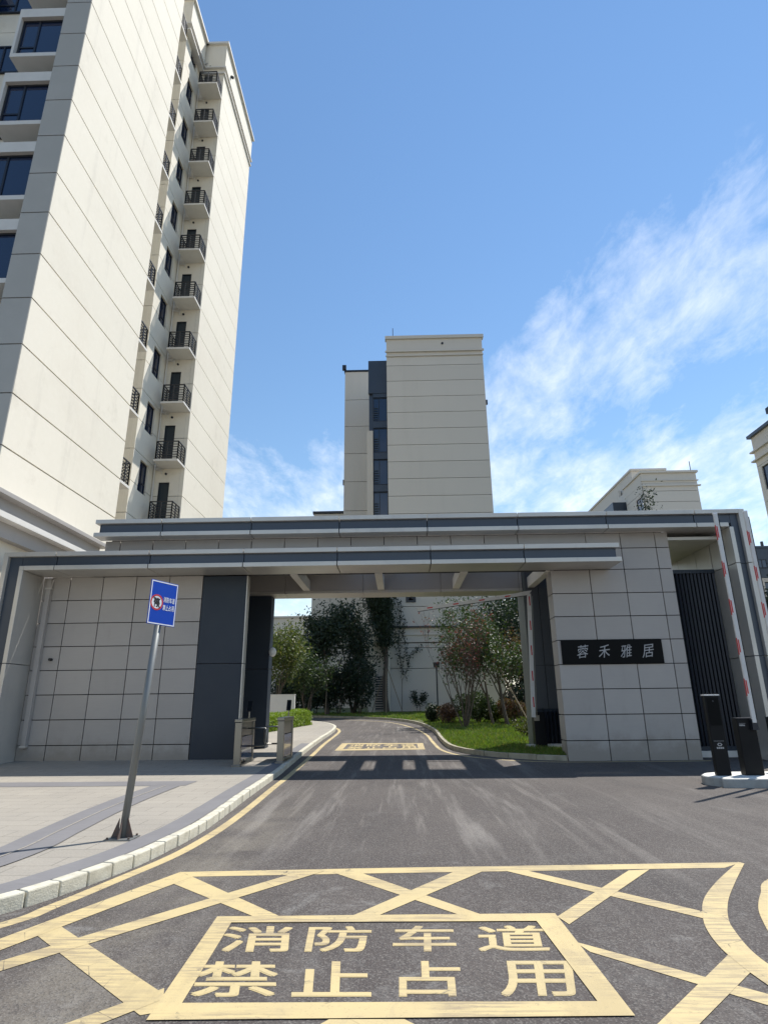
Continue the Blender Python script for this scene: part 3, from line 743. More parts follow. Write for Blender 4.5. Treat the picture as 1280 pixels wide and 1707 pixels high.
# roof over the carriageway: cross beams, rear beam, unseen roof pieces spaced to shape the sun patches
for x in (-2.70, -.48, 1.75, 3.97):
    B(x - .10, x + .10, WY + .05, 17.60, 4.51, 4.82).build('cross_beam', M_white, gate, bevel=.008)
xr = [-4.75, -3.35, -1.02, 1.30, 3.62, 3.715]
for a, b in zip(xr, xr[1:]):
    B(a + .005, b - .005, 17.605, 17.66, 4.51, 5.35).build('rear_beam_panel', M_tile, gate)
    B(a + .005, b - .005, 17.60, 18.45, 4.43, 4.505).build('rear_soffit', M_metal, gate)
B(-4.75, 3.715, 17.665, 18.45, 4.51, 5.34).build('rear_beam_core', M_metal, gate)
RT = (5.30, 5.38)
B(-7.7, -1.32, WY + .06, 18.45, *RT).build('roof_sun_blocker', M_metal, gate)
for x0, x1 in ((-.62, -.02), (.95, 1.37), (1.69, 2.30), (2.60, 2.87), (3.70, 4.52), (5.0, 8.49)):
    B(x0, x1, WY + .06, 18.45, *RT).build('roof_sun_blocker', M_metal, gate)  # hidden strips added, their gaps let sunlit patches fall on the road
for y in (15.29, 15.9): B(-1.32, 5.0, y, y + .06, RT[0] - .09, RT[0] - .01).build('roof_tie', M_white, gate)
B(-1.32, 5.0, 15.36, 15.88, RT[1] + .002, RT[1] + .06).build('roof_edge', M_metal, gate)
# rear columns
for z0, z1 in ((-.1, 2.27), (2.285, 4.43)):
    B(-4.85, -3.80, 17.9, 18.35, z0, z1).build('dark_panel', M_dark, gate, bevel=.006)
for x0, x1 in ((3.80, 4.165), (4.18, 4.95)):
    for z0, z1 in ((1.1, 2.27), (2.285, 5.29)):
        B(x0, x1, 17.60, 17.68, z0, z1).build('dark_panel', M_recess, gate)
B(3.725, 3.795, 17.60, 18.5, 0, 5.29).build('column_side', M_colside, gate)
B(3.80, 4.95, 17.70, 18.5, 0, 5.29).build('column_core', M_dark, gate)
B(3.80, 4.0, 17.58, 17.695, .10, 1.09).build('dark_panel', M_dark, gate)
B(4.005, 4.95, 17.50, 17.55, 1.02, 1.10).build('louvre_rail', M_dark, gate)
for i in range(8): B(4.02 + i * .115, 4.075 + i * .115, 17.46, 17.54, .10, 1.02).build('louvre_slat', M_navy, gate)
B(3.42, 4.7, 17.0, 17.4, -.1, .20).build('column_base', M_white, gate, bevel=.01)
dome = thing('wall_lamp', 'small white dome lamp fixed to the dark rear column of the gate', 'lamp', (-3.70, 17.86, 2.75))
MB().ball((-3.68, 17.80, 2.75), .11, 14, 1.25).build('globe', M_globe, dome, smooth=True)
B(-3.74, -3.66, 17.84, 17.90, 2.70, 2.80).build('bracket', M_frame, dome)
B(3.99, 7.10, 15.12, WY - .003, -.13, -.055).build('base_strip', M_kerbgrey, gate, bevel=.01)
# name plaque
pl = thing('name_plaque', 'black name plaque with four silver characters on the right gate wall', 'sign', (5.3, WY, 2.45))
B(4.05, 6.53, WY - .045, WY - .002, 2.162, 2.737).build('plate', M_blackmatt, pl, bevel=.004)
for i, ch in enumerate('蓉禾雅居'):
    V, Fc = text_mesh(ch, 0, .02); cx = 4.56 + i * .535; w, h = .27, .31
    vs = [(cx + (a - .5) * w + (b - .5) * .05, WY - .050 - max(c, 0) * .4, 2.46 + (b - .5) * h + (a - .5) * .03) for a, b, c in V]
    MB().add(vs, Fc).build('character', M_silver, pl)

# ------------------------------------------------------------------ apartment block straight behind the gate
block = thing('apartment_block', 'grey cream eleven storey apartment block standing straight behind the gate opening', 'apartment block', (3.6, 50, .7))
BY = 45.61
BZ = [29.34 - 1.508 * i for i in range(0, 19)][::-1]
BZ = [0.3] + [z for z in BZ if z > 2.6] + [30.2]
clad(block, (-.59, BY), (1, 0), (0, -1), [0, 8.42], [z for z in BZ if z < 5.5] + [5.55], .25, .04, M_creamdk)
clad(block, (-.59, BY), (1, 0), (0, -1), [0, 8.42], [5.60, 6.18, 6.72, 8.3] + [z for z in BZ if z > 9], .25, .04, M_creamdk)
B(-.75, 7.95, BY - .22, BY, 6.69, 6.80).build('string_course', M_frame, block)
B(-.66, 7.87, BY - .08, BY, 6.14, 6.21).build('string_course', M_creamdk, block)
B(-.66, 7.87, BY - .10, BY, 30.25, 30.36).build('cornice_ledge', M_creamdk, block)
B(-.70, 7.95, BY - .16, BY, 30.66, 30.80).build('cornice_ledge', M_creamdk, block)
B(-.59, 7.83, BY + .01, BY + .3, 30.2, 32.0).build('parapet', M_creamdk, block)
B(-.70, 7.98, BY - .14, BY + .4, 32.0, 32.3).build('parapet_cap', M_creamdk, block)
MB().tube([(0.0, BY + .2, 32.3), (0.0, BY + .2, 33.3)], .03, 6).build('lightning_rod', M_frame, block)
MB().tube([(4.35, BY + .2, 31.5), (4.35, BY - .08, 31.5)], .10, 8).build('roof_lamp', M_frame, block)
B(7.95, 8.15, BY + 1, BY + 1.25, 26.0, 26.4).build('wall_lamp', M_frame, block)
B(-.57, 7.81, BY + .42, BY + 14, .3, 31.9).build('block_core', M_creamdk, block)
# number board
nb = B(.66, 1.42, BY - .05, BY - .001, 8.62, 9.55).build('number_board', M_frame, block)
V, Fc = text_mesh('2', 0, .02)
mb = MB()
for k, (sx, sy) in enumerate(((-.04, 0), (.04, 0), (0, -.03), (0, .03))):
    mb.add([(1.04 + (a - .5 + sx) * .36, BY - .06 - k * .001, 9.08 + (b - .5 + sy) * .55) for a, b, c in V], Fc)
mb.build('number', M_signwhite, nb)
# recessed stack of dark glazing
MY = 48.2
B(-2.25, -.60, MY, MY + .3, .5, 31.2).build('dark_wall', M_fascia, block)
B(-2.30, -.60, MY - .25, MY - .001, 28.0, 31.35).build('dark_wall', M_fascia, block)
B(-2.42, -1.90, MY - .4, MY - .001, .5, 24.2).build('pale_pillar', M_creamdk, block)
for k in range(9):
    z1 = 27.6 - 3.016 * k
    B(-1.89, -.62, MY - .20, MY - .001, z1, z1 + .62).build('spandrel', M_fascia, block)
    window(block, (0, MY - .12), (1, 0), (0, -1), -1.88, -.63, z1 - 2.35, z1 - .04, 0, mull=(.42,), trans=((0, .42, .35),), fw=.06)
    for j in range(6): B(-1.84, -1.45, MY - .16, MY - .13, z1 - 2.2 + j * .22, z1 - 2.13 + j * .22).build('louvre_slat', M_door, block)
# rear wing, lower left
WYY = 55.0
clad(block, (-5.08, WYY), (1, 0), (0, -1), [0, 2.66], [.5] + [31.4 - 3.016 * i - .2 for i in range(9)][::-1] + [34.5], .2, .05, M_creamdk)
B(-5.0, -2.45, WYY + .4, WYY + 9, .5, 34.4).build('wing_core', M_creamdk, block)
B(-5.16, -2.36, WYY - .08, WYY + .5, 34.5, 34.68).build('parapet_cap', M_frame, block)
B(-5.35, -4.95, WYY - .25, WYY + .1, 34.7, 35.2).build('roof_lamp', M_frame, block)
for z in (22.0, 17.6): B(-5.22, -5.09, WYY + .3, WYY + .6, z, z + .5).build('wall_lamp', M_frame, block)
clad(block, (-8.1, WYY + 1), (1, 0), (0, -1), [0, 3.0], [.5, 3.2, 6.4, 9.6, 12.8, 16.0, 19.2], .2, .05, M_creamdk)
B(-8.05, -5.15, WYY + 1.4, WYY + 9, .5, 19.1).build('wing_core', M_creamdk, block)
B(-8.2, -5.1, WYY + .85, WYY + 1.5, 19.2, 19.42).build('parapet_cap', M_frame, block)
# entrance porch behind the trees
B(-2.25, -.55, 44.35, 45.3, 5.55, 6.25).build('porch_roof', M_cream, block)
B(-2.20, -1.75, 44.5, 44.95, .6, 5.55).build('porch_pillar', M_cream, block)
B(-.80, -.62, 44.7, 45.3, .6, 5.55).build('porch_pillar', M_cream, block)
for j in range(14): B(-1.7, -.7, 45.0, 45.05, .85 + j * .17, .93 + j * .17).build('vent_slat', M_frame, block)
B(-2.3, -.6, 45.3, BY + 2.7, .5, 7.5).build('porch_wall', M_creamdk, block)

# block further left behind the pale tree
fl = thing('far_building', 'distant pale building with one dark window seen left of the dark trees', 'building', (-13, 78, 1))
clad(fl, (-24, 75), (1, 0), (0, -1), [0, 13.3], [0.5, 3.4, 6.4, 9.5, 11.6], .25, .04, M_creamdk, holes=[(11.75, 12.7, 7.3, 9.45), (11.75, 12.7, 4.3, 6.35), (7.5, 8.6, 7.3, 9.45), (7.5, 8.6, 4.3, 6.35)])
for a, b, c, d in ((11.75, 12.7, 7.3, 9.45), (11.75, 12.7, 4.3, 6.35), (7.5, 8.6, 7.3, 9.45), (7.5, 8.6, 4.3, 6.35)):
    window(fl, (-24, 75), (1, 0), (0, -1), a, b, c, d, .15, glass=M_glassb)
B(-23.9, -10.8, 75.5, 84, .5, 11.5).build('building_core', M_creamdk, fl)
B(-24.1, -10.6, 74.8, 75.6, 11.6, 11.8).build('parapet_cap', M_creamdk, fl)

# block to the right, its roofline above the gate
rb = thing('apartment_block', 'grey cream block with a dark corner window peeping over the right end of the canopy', 'apartment block', (39, 85, 1))
RB = [1] + [29.4 - 1.6 * i for i in range(17)][::-1] + [30.6]
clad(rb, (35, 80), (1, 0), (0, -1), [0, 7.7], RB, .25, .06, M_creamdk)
sideh = [(.45, 2.1, 25.5 - 3.2 * k, 27.9 - 3.2 * k) for k in range(8)]
clad(rb, (35, 86.5), (0, -1), (-1, 0), [0, 6.45], RB, .25, .05, M_creamdk, holes=[(3.6, 5.9, 26.3 - 3.2 * k, 28.9 - 3.2 * k) for k in range(8)])
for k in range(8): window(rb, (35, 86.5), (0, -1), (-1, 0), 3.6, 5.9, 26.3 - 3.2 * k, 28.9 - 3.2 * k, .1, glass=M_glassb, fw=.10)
B(34.85, 42.9, 79.85, 80.2, 30.9, 31.0).build('cornice_ledge', M_creamdk, rb)
B(34.85, 43.1, 79.8, 80.2, 30.1, 30.25).build('cornice_ledge', M_creamdk, rb)
B(35, 42.7, 80.01, 80.4, 30.6, 32.1).build('parapet', M_creamdk, rb)
B(35, 35.4, 80.41, 87, 30.6, 32.1).build('parapet', M_creamdk, rb)
B(34.8, 42.95, 79.75, 80.5, 32.1, 32.4).build('parapet_cap', M_creamdk, rb)
B(34.8, 35.5, 80.51, 87, 32.1, 32.4).build('parapet_cap', M_creamdk, rb)
B(35.3, 42.5, 80.5, 92, 1, 31.8).build('block_core', M_creamdk, rb)
B(33.2, 35.25, 87.2, 92.0, 1, 30.2).build('dark_bay', M_fascia, rb)
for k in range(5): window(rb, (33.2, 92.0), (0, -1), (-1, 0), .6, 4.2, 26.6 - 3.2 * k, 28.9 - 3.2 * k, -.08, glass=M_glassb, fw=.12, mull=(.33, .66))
B(36.8, 42.0, 87.5, 112, 30, 35.4).build('roof_storey', M_creamdk, rb)
B(36.6, 42.2, 87.2, 112, 35.4, 35.7).build('parapet_cap', M_creamdk, rb)
B(36.2, 36.6, 92.05, 112, 1, 33.8).build('side_wall', M_creamdk, rb)
MB().tube([(42.2, 80.2, 32.4), (42.2, 80.2, 33.9)], .05, 6).build('lightning_rod', M_frame, rb)

# tall block at the right edge
rt = thing('apartment_block', 'brownish grey block with blue windows cut off by the right edge of the photo', 'apartment block', (31, 42, .5))
RT2 = [.5] + [19.6 - 3.1 * i for i in range(6)][::-1] + [21.0]
hs = [(.55 + 3.1 * j, 2.5 + 3.1 * j, 17.4 - 3.1 * k, 19.4 - 3.1 * k) for j in range(4) for k in range(6)]
clad(rt, (30, 46.6), (0, -1), (-1, 0), [0, 14], RT2, .25, .03, M_creamdk, holes=hs)
for q in hs: window(rt, (30, 46.6), (0, -1), (-1, 0), *q, .10, glass=M_glassb, fw=.08)
B(29.75, 30.3, 32.5, 46.8, 22.2, 22.45).build('parapet_cap', M_fascia, rt)
B(30.0, 30.3, 32.6, 46.6, 21.0, 22.2).build('parapet', M_creamdk, rt)
B(29.8, 30.2, 32.5, 46.9, 20.1, 20.22).build('cornice_ledge', M_creamdk, rt)
B(29.8, 30.2, 32.5, 46.9, 20.9, 21.02).build('cornice_ledge', M_creamdk, rt)
B(30.42, 42, 32.6, 46.5, .5, 21.9).build('block_core', M_creamdk, rt)
MB().box(29.9, 30.5, 43.3, 43.9, 23.1, 23.6).box(30.15, 30.25, 43.55, 43.65, 22.4, 23.1).build('roof_vent', M_frame, rt)

# far facade beyond the right pier
fr = thing('apartment_block', 'far block with slate blue top storeys seen just past the right pier', 'apartment block', (42, 62, .8))
FRZ = [.8, 4.2, 7.4, 10.6, 12.9]
fh = [(.9 + 3.0 * j, 2.2 + 3.0 * j, 10.9 - 3.2 * k, 12.5 - 3.2 * k) for j in range(4) for k in range(3)]
clad(fr, (36.0, 60), (1, 0), (0, -1), [0, 12], FRZ, .25, .04, M_creamdk, holes=fh)
for q in fh: window(fr, (36.0, 60), (1, 0), (0, -1), *q, .12, glass=M_glassb, fw=.08)
clad(fr, (36.0, 60), (1, 0), (0, -1), [0, 12], [12.9, 14.4, 16.0], .25, .04, M_fascia)
window(fr, (36.0, 60), (1, 0), (0, -1), .5, 1.5, 13.9, 14.8, -.08, glass=M_glassb, fw=.07)
B(35.9, 48.1, 59.9, 60.4, 16.0, 16.2).build('parapet_cap', M_fascia, fr)
B(36.05, 47.9, 60.42, 70, .8, 15.9).build('block_core', M_creamdk, fr)
for x in (36.3, 37.4, 38.6): B(x, x + .2, 60, 60.2, 16.2, 16.7).build('roof_lamp', M_frame, fr)

# low white wall behind the hedge
ww = B(-14, -5.03, 30, 30.18, .2, 1.70).build('low_wall', M_white)
ww['label'] = 'low white rendered wall behind the clipped hedge'; ww['category'] = 'wall'
B(-14, -5.02, 29.98, 30.2, 1.70, 1.74).build('coping', M_white, ww)

# ------------------------------------------------------------------ vegetation
def leaves(pts, size, n_per=1, spread=.1, flat=.0):
    """many small leaf quads round the given points; returns a MB"""
    P = np.repeat(np.array(pts, float), n_per, axis=0); n = len(P)
    P = P + RNG.normal(0, spread, (n, 3))
    a = RNG.normal(0, 1, (n, 3)); a[:, 2] *= (1 - flat); a /= np.linalg.norm(a, axis=1)[:, None] + 1e-9
    b = RNG.normal(0, 1, (n, 3)); b -= (b * a).sum(1)[:, None] * a; b /= np.linalg.norm(b, axis=1)[:, None] + 1e-9
    s = size * RNG.uniform(.6, 1.3, n)[:, None]
    nrm = np.cross(a, b)
    v = np.stack([P - a * s, P + b * s * .42 + nrm * s * .12, P + a * s, P - b * s * .42 + nrm * s * .12], 1).reshape(-1, 3)
    m = MB(); m.v = [tuple(q) for q in v]; m.f = [(4 * i, 4 * i + 1, 4 * i + 2, 4 * i + 3) for i in range(n)]
    return m


def grow(base, d, length, rad, depth, segs, tips, up=.25, spread=.55, fork=3, wig=.12, keep=.72, along=True):
    """a wandering limb that forks; collects tube segments and twig points"""
    p = Vector(base); d = Vector(d).normalized(); pts = [tuple(p)]; rs = [rad]; n = 4
    for i in range(n):
        d = (d + Vector((random.gauss(0, wig), random.gauss(0, wig), random.gauss(0, wig) + up * .12))).normalized()
        p = p + d * length / n; pts.append(tuple(p)); rs.append(rad * (1 - .45 * (i + 1) / n))
        if depth <= 1 or (along and depth == 2 and i > 1): tips.append(tuple(p))
    segs.append((pts, rs))
    if depth == 0: return
    for k in range(fork):
        ax = Vector((random.gauss(0, 1), random.gauss(0, 1), random.gauss(0, .6))).normalized()
        nd = (d + ax * spread + Vector((0, 0, up))).normalized()
        j = random.choice((2, 3, 4)); grow(pts[j], nd, length * keep * random.uniform(.75, 1.15), rs[j] * .62, depth - 1, segs, tips, up, spread, fork, wig, keep, along)


def make_tree(name, label, cat, base, height, stems, leafm, nleaf, lsize, lspread, spread=.55, up=.3, fork=3, depth=3, rad=.09, bark=None, group=None, first=.42, lean=(0, 0), wig=.1, thin=1.0, keep=.72):
    t = thing(name, label, cat, base, group)
    segs = []; tips = []
    for s in range(stems):
        an = 2 * math.pi * s / max(stems, 1) + random.random(); o = .35 * (stems > 1)
        d = (math.cos(an) * o + lean[0], math.sin(an) * o + lean[1], 1)
        grow((base[0] + math.cos(an) * .05 * (stems > 1), base[1] + math.sin(an) * .05 * (stems > 1), base[2] - .05), d, height * first, rad, depth, segs, tips, up, spread, fork, wig, keep)
    main = [q for q in segs if q[1][0] > rad * .5]; rest = [q for q in segs if q[1][0] <= rad * .5]
    mb = MB()
    for pts, rs in main: mb.tube(pts, [max(r, .006) for r in rs], 7, cap=False)
    mb.build('trunk', bark or M_bark, t, smooth=True)
    mb = MB()
    for pts, rs in rest: mb.tube(pts, [max(r, .005) for r in rs], 4, cap=False)
    if rest: mb.build('branches', bark or M_bark, t, kind='stuff')
    if nleaf:
        random.shuffle(tips); tips = tips[:int(len(tips) * thin)]
        n = max(1, int(nleaf / max(len(tips), 1)))
        leaves(tips, lsize, n, lspread).build('crown', leafm, t, kind='stuff')
    return t


def shrub(name, label, cat, c, r, rz, leafm, n, size, group=None, twig=True):
    """clipped round bush: leaf shell with a loose outline over a tangle of stems"""
    z0 = g(c[1]); t = thing(name, label, cat, (c[0], c[1], z0), group)
    pts = []
    lumps = [(RNG.normal(0, .45 * r), RNG.normal(0, .45 * r), RNG.uniform(.35, .75) * 2 * rz, RNG.uniform(.45, .75)) for _ in range(9)] + [(0, 0, rz, 1.0)]
    for i in range(n):
        l = lumps[i % len(lumps)]
        d = RNG.normal(0, 1, 3); d /= np.linalg.norm(d); q = RNG.uniform(.72, 1.06) * l[3]
        z = l[2] + d[2] * rz * q
        if z < .03: z = RNG.uniform(.03, .3)
        pts.append((c[0] + l[0] + d[0] * r * q, c[1] + l[1] + d[1] * r * q, z0 + z))
    mb = MB()
    for i in range(16):
        a = random.uniform(0, 6.28); q = random.uniform(.2, .8)
        mb.tube([(c[0] + math.cos(a) * .06, c[1] + math.sin(a) * .06, z0 - .03), (c[0] + math.cos(a) * r * q * .6, c[1] + math.sin(a) * r * q * .6, z0 + rz), (c[0] + math.cos(a) * r * q, c[1] + math.sin(a) * r * q, z0 + rz * 1.6)], [.016, .011, .005], 4, cap=False)
    mb.build('stems', M_bark, t, kind='stuff')
    leaves(pts, size, 1, .03).build('foliage', leafm, t, kind='stuff')
    return t


def stakes(name_t, c, h, r, n=3):
    for k in range(n):
        a = 2 * math.pi * k / n + .5
        MB().tube([(c[0] + math.cos(a) * r, c[1] + math.sin(a) * r, g(c[1]) - .02), (c[0] + math.cos(a) * .08, c[1] + math.sin(a) * .08, g(c[1]) + h)], .028, 6).build('stake', M_stake, name_t)


def at(x, y, dz=0): return (x, y, g(y) + dz)

# pale leafy tree left of the opening
random.seed(3)
make_tree('leafy_tree', 'yellow green bushy tree behind the low white wall at the left', 'tree', at(-6.6, 32.6), 5.6, 5, L_yellow, 11000, .085, .26, rad=.06, first=.40, spread=.5, up=.45)
make_tree('leafy_tree', 'smaller dull green tree close behind the yellow green one', 'tree', at(-5.2, 35), 3.6, 4, L_mid, 5000, .08, .24, rad=.05, first=.42)
# two large dark evergreens with props
random.seed(12)
t = make_tree('evergreen_tree', 'large dark evergreen tree with slanting wooden props in the lawn, left one', 'tree', at(-4.7, 41), 9.0, 1, L_dark, 9000, .12, .36, rad=.18, first=.36, spread=.75, up=.22, fork=4)
stakes(t, (-4.7, 41), 2.9, 1.0)
random.seed(21)
t = make_tree('evergreen_tree', 'dark evergreen tree whose open crown forks near the canopy edge', 'tree', at(-3.1, 42.5), 8.2, 3, L_dark, 5200, .11, .32, rad=.10, first=.36, spread=.6, up=.3)
random.seed(33)
t = make_tree('evergreen_tree', 'dark ivy covered tree trunk standing in front of the cream porch', 'tree', at(-.85, 43.4), 10.5, 1, L_dark, 9000, .10, .30, rad=.22, first=.45, spread=.45, up=.5, fork=3)
leaves([(-.85 + random.gauss(0, .33), 43.4 + random.gauss(0, .3), random.uniform(5.2, 10.5)) for _ in range(5200)], .10, 1, .1).build('ivy', L_dark, t, kind='stuff')
stakes(t, (-.85, 43.4), 3.0, 1.25)
# loose dark undergrowth below them
for i, (x, y, r, rz, lab) in enumerate(((-5.9, 40.6, 1.1, 1.35, 'tall dark shrub left of the propped evergreen'), (-4.0, 41.3, 1.15, 1.6, 'dark shrub between the two evergreen trunks'),
                                  (-2.6, 41.6, 1.05, 1.75, 'tallest dark shrub, right below the forked evergreen'), (-7.3, 40.9, 1.1, 1.3, 'dark shrub at the far left end of the undergrowth'))):
    shrub('dark_shrub', lab, 'shrub', (x, y), r, rz, L_dark, 4600, .10, 'dark shrubs under the evergreens')
# hanging creeper twigs right of the porch
cr = thing('creeper', 'thin creeper hanging down the pale wall beside the porch', 'creeper', at(.3, 45.0))
mb = MB(); lp = []
for (x0, z0, x1, z1) in ((-.1, 9.3, .35, 3.2), (.15, 8.6, .15, 3.0), (1.6, 5.2, .25, 2.9), (.55, 7.3, .4, 4.2)):
    pts = [(x0 + (x1 - x0) * t + .12 * math.sin(7 * t + x0 * 5) * (1 if t < 1 else 0), 45.15 - .12 * math.sin(3 * t), z0 + (z1 - z0) * (t ** (1.6 if x0 > 1 else 1))) for t in [i / 14 for i in range(15)]]
    mb.tube(pts, .018, 4, cap=False); lp += pts[:-1]
mb.tube([(.25, 45.2, 2.95), (.2, 45.3, g(45))], .02, 5)
mb.build('stem', M_bark, cr)
leaves(lp, .10, 9, .12).build('leaf_cluster', L_dark, cr, kind='stuff')
# trees on the lawn at the right
random.seed(44)
t = make_tree('lawn_tree', 'sparse green tree with dark trunk and wooden prop nearest the right column', 'tree', at(4.55, 26.6), 6.6, 1, L_mid, 3000, .085, .22, rad=.095, first=.34, spread=.62, up=.35, fork=4, lean=(-.03, 0))
MB().tube([at(5.5, 26.5, -.02), at(4.2, 26.8, 2.7)], .03, 6).build('stake', M_stake, t)
random.seed(47)
make_tree('lawn_tree', 'slender green tree with a leaning dark trunk left of the propped one', 'tree', at(4.08, 27.5), 6.4, 1, L_mid, 2600, .085, .22, rad=.07, first=.36, spread=.7, up=.32, fork=4, lean=(-.10, 0))
random.seed(52)
make_tree('lawn_tree', 'open green tree whose crown spreads in front of the numbered wall', 'tree', at(3.2, 29.8), 7.0, 2, L_mid, 2200, .085, .22, rad=.05, first=.36, spread=.6, up=.3, fork=3, lean=(-.12, 0))
random.seed(61)
make_tree('crape_tree', 'bare stemmed purple red small tree in the middle of the lawn', 'tree', at(2.68, 25.9), 4.2, 7, L_red, 1500, .055, .14, rad=.036, first=.50, spread=.34, up=.55, fork=3, depth=3, wig=.06)
random.seed(91)
make_tree('background_tree', 'dense dark tree filling the gap between the block and the right column', 'tree', at(8.6, 41), 12.5, 3, L_dark, 14000, .13, .45, rad=.12, first=.36, spread=.65, up=.3, fork=3)
random.seed(92)
make_tree('background_tree', 'dark tree half hidden behind the louvred fence of the right column', 'tree', at(8.2, 37), 6.6, 3, L_dark, 8000, .12, .4, rad=.1, first=.36, spread=.65, up=.3, fork=3)
shrub('dark_shrub', 'dark shrub filling the back of the lawn beside the right column', 'shrub', (7.4, 35.5), 1.3, .9, L_dark, 4600, .10, 'dark shrubs under the evergreens')
random.seed(64)
make_tree('crape_tree', 'taller russet twiggy tree beside the right column', 'tree', at(5.6, 28.5), 4.8, 6, L_russet, 2800, .055, .18, rad=.03, first=.45, spread=.32, up=.55, fork=3, depth=3, wig=.07)
shrub('round_shrub', 'round bright green shrub behind the purple red tree', 'shrub', (3.65, 29.2), .72, .74, L_mid, 5200, .065)
shrub('round_shrub', 'small dark green ball shrub below the lamp post', 'shrub', (1.62, 30.6), .42, .45, L_dark, 2600, .06)
shrub('round_shrub', 'reddish brown shrub at the left front of the lawn planting', 'shrub', (2.2, 29.3), .50, .46, L_brown, 2400, .05)
shrub('round_shrub', 'russet topped green shrub low beside the right column', 'shrub', (5.2, 28.8), .62, .56, L_russet, 3000, .06)
shrub('round_shrub', 'small yellow green tuft shrub to the right of the bright round shrub', 'shrub', (4.35, 29.3), .38, .30, L_yellow, 1300, .06)
shrub('round_shrub', 'low olive bush in the shade next to the column base', 'shrub', (4.55, 20.9), .55, .28, L_olive, 2600, .05)
random.seed(71)
make_tree('young_tree', 'small dark bush like sapling against the pale wall', 'sapling', at(1.35, 44.3), 1.5, 2, L_dark, 900, .07, .12, rad=.02, first=.5, depth=2)
# tree top showing above the canopy at the right
random.seed(81)
make_tree('tree', 'thin topped tree sticking up above the right end of the canopy', 'tree', at(15.2, 33), 11.3, 1, L_dark, 5000, .09, .28, rad=.12, first=.42, spread=.42, up=.6, depth=3, fork=3)
random.seed(83)
make_tree('tree', 'dark dense tree at the right edge beyond the pier', 'tree', at(24.5, 40), 8.2, 3, L_dark, 12000, .15, .55, rad=.12, first=.4, spread=.6, up=.35, fork=3)
# clipped hedge
hd = thing('hedge', 'bright yellow green clipped hedge along the pavement in front of the white wall', 'hedge', at(-5.3, 27))
pts = []
for i in range(15000):
    t = RNG.uniform(0, 1); w = RNG.uniform(-.42, .42); z = RNG.uniform(0, .62) if RNG.random() < .55 else RNG.uniform(.54, .66)
    if z < .5: w = math.copysign(RNG.uniform(.36, .46), w)
    x = -5.75 + 1.25 * t + w * .95; y = 23.6 + 6.0 * t - w * .3
    pts.append((x, y, g(y) + z + .05 * math.sin(9 * t + 4 * w)))
leaves(pts, .042, 1, .025).build('foliage', L_hedge, hd, kind='stuff')
MB().prism([(-6.05, 23.6), (-5.42, 23.5), (-4.18, 29.5), (-4.8, 29.6)], 0, .62).build('twig_core', material('hedge_core', (.035, .05, .012), .95), hd)  # solid dark green filling inside the leaf shell
# grass blades on the lawn
def in_poly(x, y, poly):
    c = False; j = len(poly) - 1
    for i in range(len(poly)):
        xi, yi = poly[i]; xj, yj = poly[j]
        if (yi > y) != (yj > y) and x < (xj - xi) * (y - yi) / (yj - yi) + xi: c = not c
        j = i
    return c
NEAR = [(x, y) for x, y in LAWN if True]
gv = []; gf = []; cnt = 0
while cnt < 70000:
    y = 15.3 + (RNG.random() ** 1.5) * 28; x = RNG.uniform(-9, 8.5) if y > 33 else RNG.uniform(1.2, 7.2)
    if not in_poly(x, y, NEAR): continue
    h = RNG.uniform(.04, .11) * (1 + .5 * math.sin(x * 3 + y * 1.7)); a = RNG.uniform(0, 6.28); w = .006 + .0007 * y
    z = g(y) - .005; l = h * .6
    b = RNG.uniform(0, 6.28); k = len(gv)
    gv += [(x - math.cos(a) * w, y - math.sin(a) * w, z), (x + math.cos(a) * w, y + math.sin(a) * w, z), (x + math.cos(b) * l, y + math.sin(b) * l, z + h)]
    gf.append((k, k + 1, k + 2)); cnt += 1
m = MB(); m.v = gv; m.f = gf
go = m.build('grass', L_grass); go['kind'] = 'stuff'; go['label'] = 'short green grass growing on the lawn behind the kerb'; go['category'] = 'grass'

# ------------------------------------------------------------------ street furniture
# garden lamp
lp = thing('garden_lamp', 'slim dark garden lamp post in the lawn in front of the pale wall', 'lamp', at(2.22, 36))
MB().tube([at(2.22, 36), at(2.22, 36, 2.75)], .045, 8).build('post', M_frame, lp)
MB().tube([at(2.22, 36, 2.75), at(2.22, 36, 3.0), at(2.22, 36, 3.02), at(2.22, 36, 3.06)], [.16, .20, .24, .05], 12).build('lamp_head', M_frame, lp)

# leaning no-parking sign
sg = thing('road_sign', 'blue fire lane sign with white border on a leaning grey pole on the pavement', 'sign', (-2.86, 6.75, 0))
p0 = Vector((-2.86, 6.76, 0)); p1 = Vector((-2.775, 6.95, 2.55)); ax = (p1 - p0).normalized()
dW = Vector((.46, .885, -.02)).normalized(); dN = Vector((dW.y, -dW.x, 0)).normalized(); dH = (ax - dW * ax.dot(dW)).normalized(); dN = dW.cross(dH).normalized()
MB().tube([p0, p1], .038, 16).build('pole', M_galv, sg, smooth=True)
PC = Vector((-2.792, 6.925, 2.435)) + dN * .055
def onplate(u, v, d=0): return tuple(PC + dW * u + dH * v + dN * d)
def plate(mb, u0, u1, v0, v1, d0, d1):
    c = PC + dW * (u0 + u1) / 2 + dH * (v0 + v1) / 2 + dN * (d0 + d1) / 2
    return mb.obox(c, dW * (u1 - u0) / 2, dH * (v1 - v0) / 2, dN * (d1 - d0) / 2)
pb = plate(MB(), -.20, .20, -.255, .255, -.004, .004).build('sign_plate', M_bluesign, sg, bevel=.002)
bd = MB()
for q in ((-.193, .193, -.248, -.236), (-.193, .193, .236, .248), (-.193, -.181, -.236, .236), (.181, .193, -.236, .236)): plate(bd, *q, .0045, .0055)
bd.build('border', M_signwhite, pb)
plate(MB(), -.16, .16, -.20, -.17, -.03, -.0045).build('bracket', M_galv, sg)
plate(MB(), -.16, .16, .15, .18, -.03, -.0045).build('bracket', M_galv, sg)
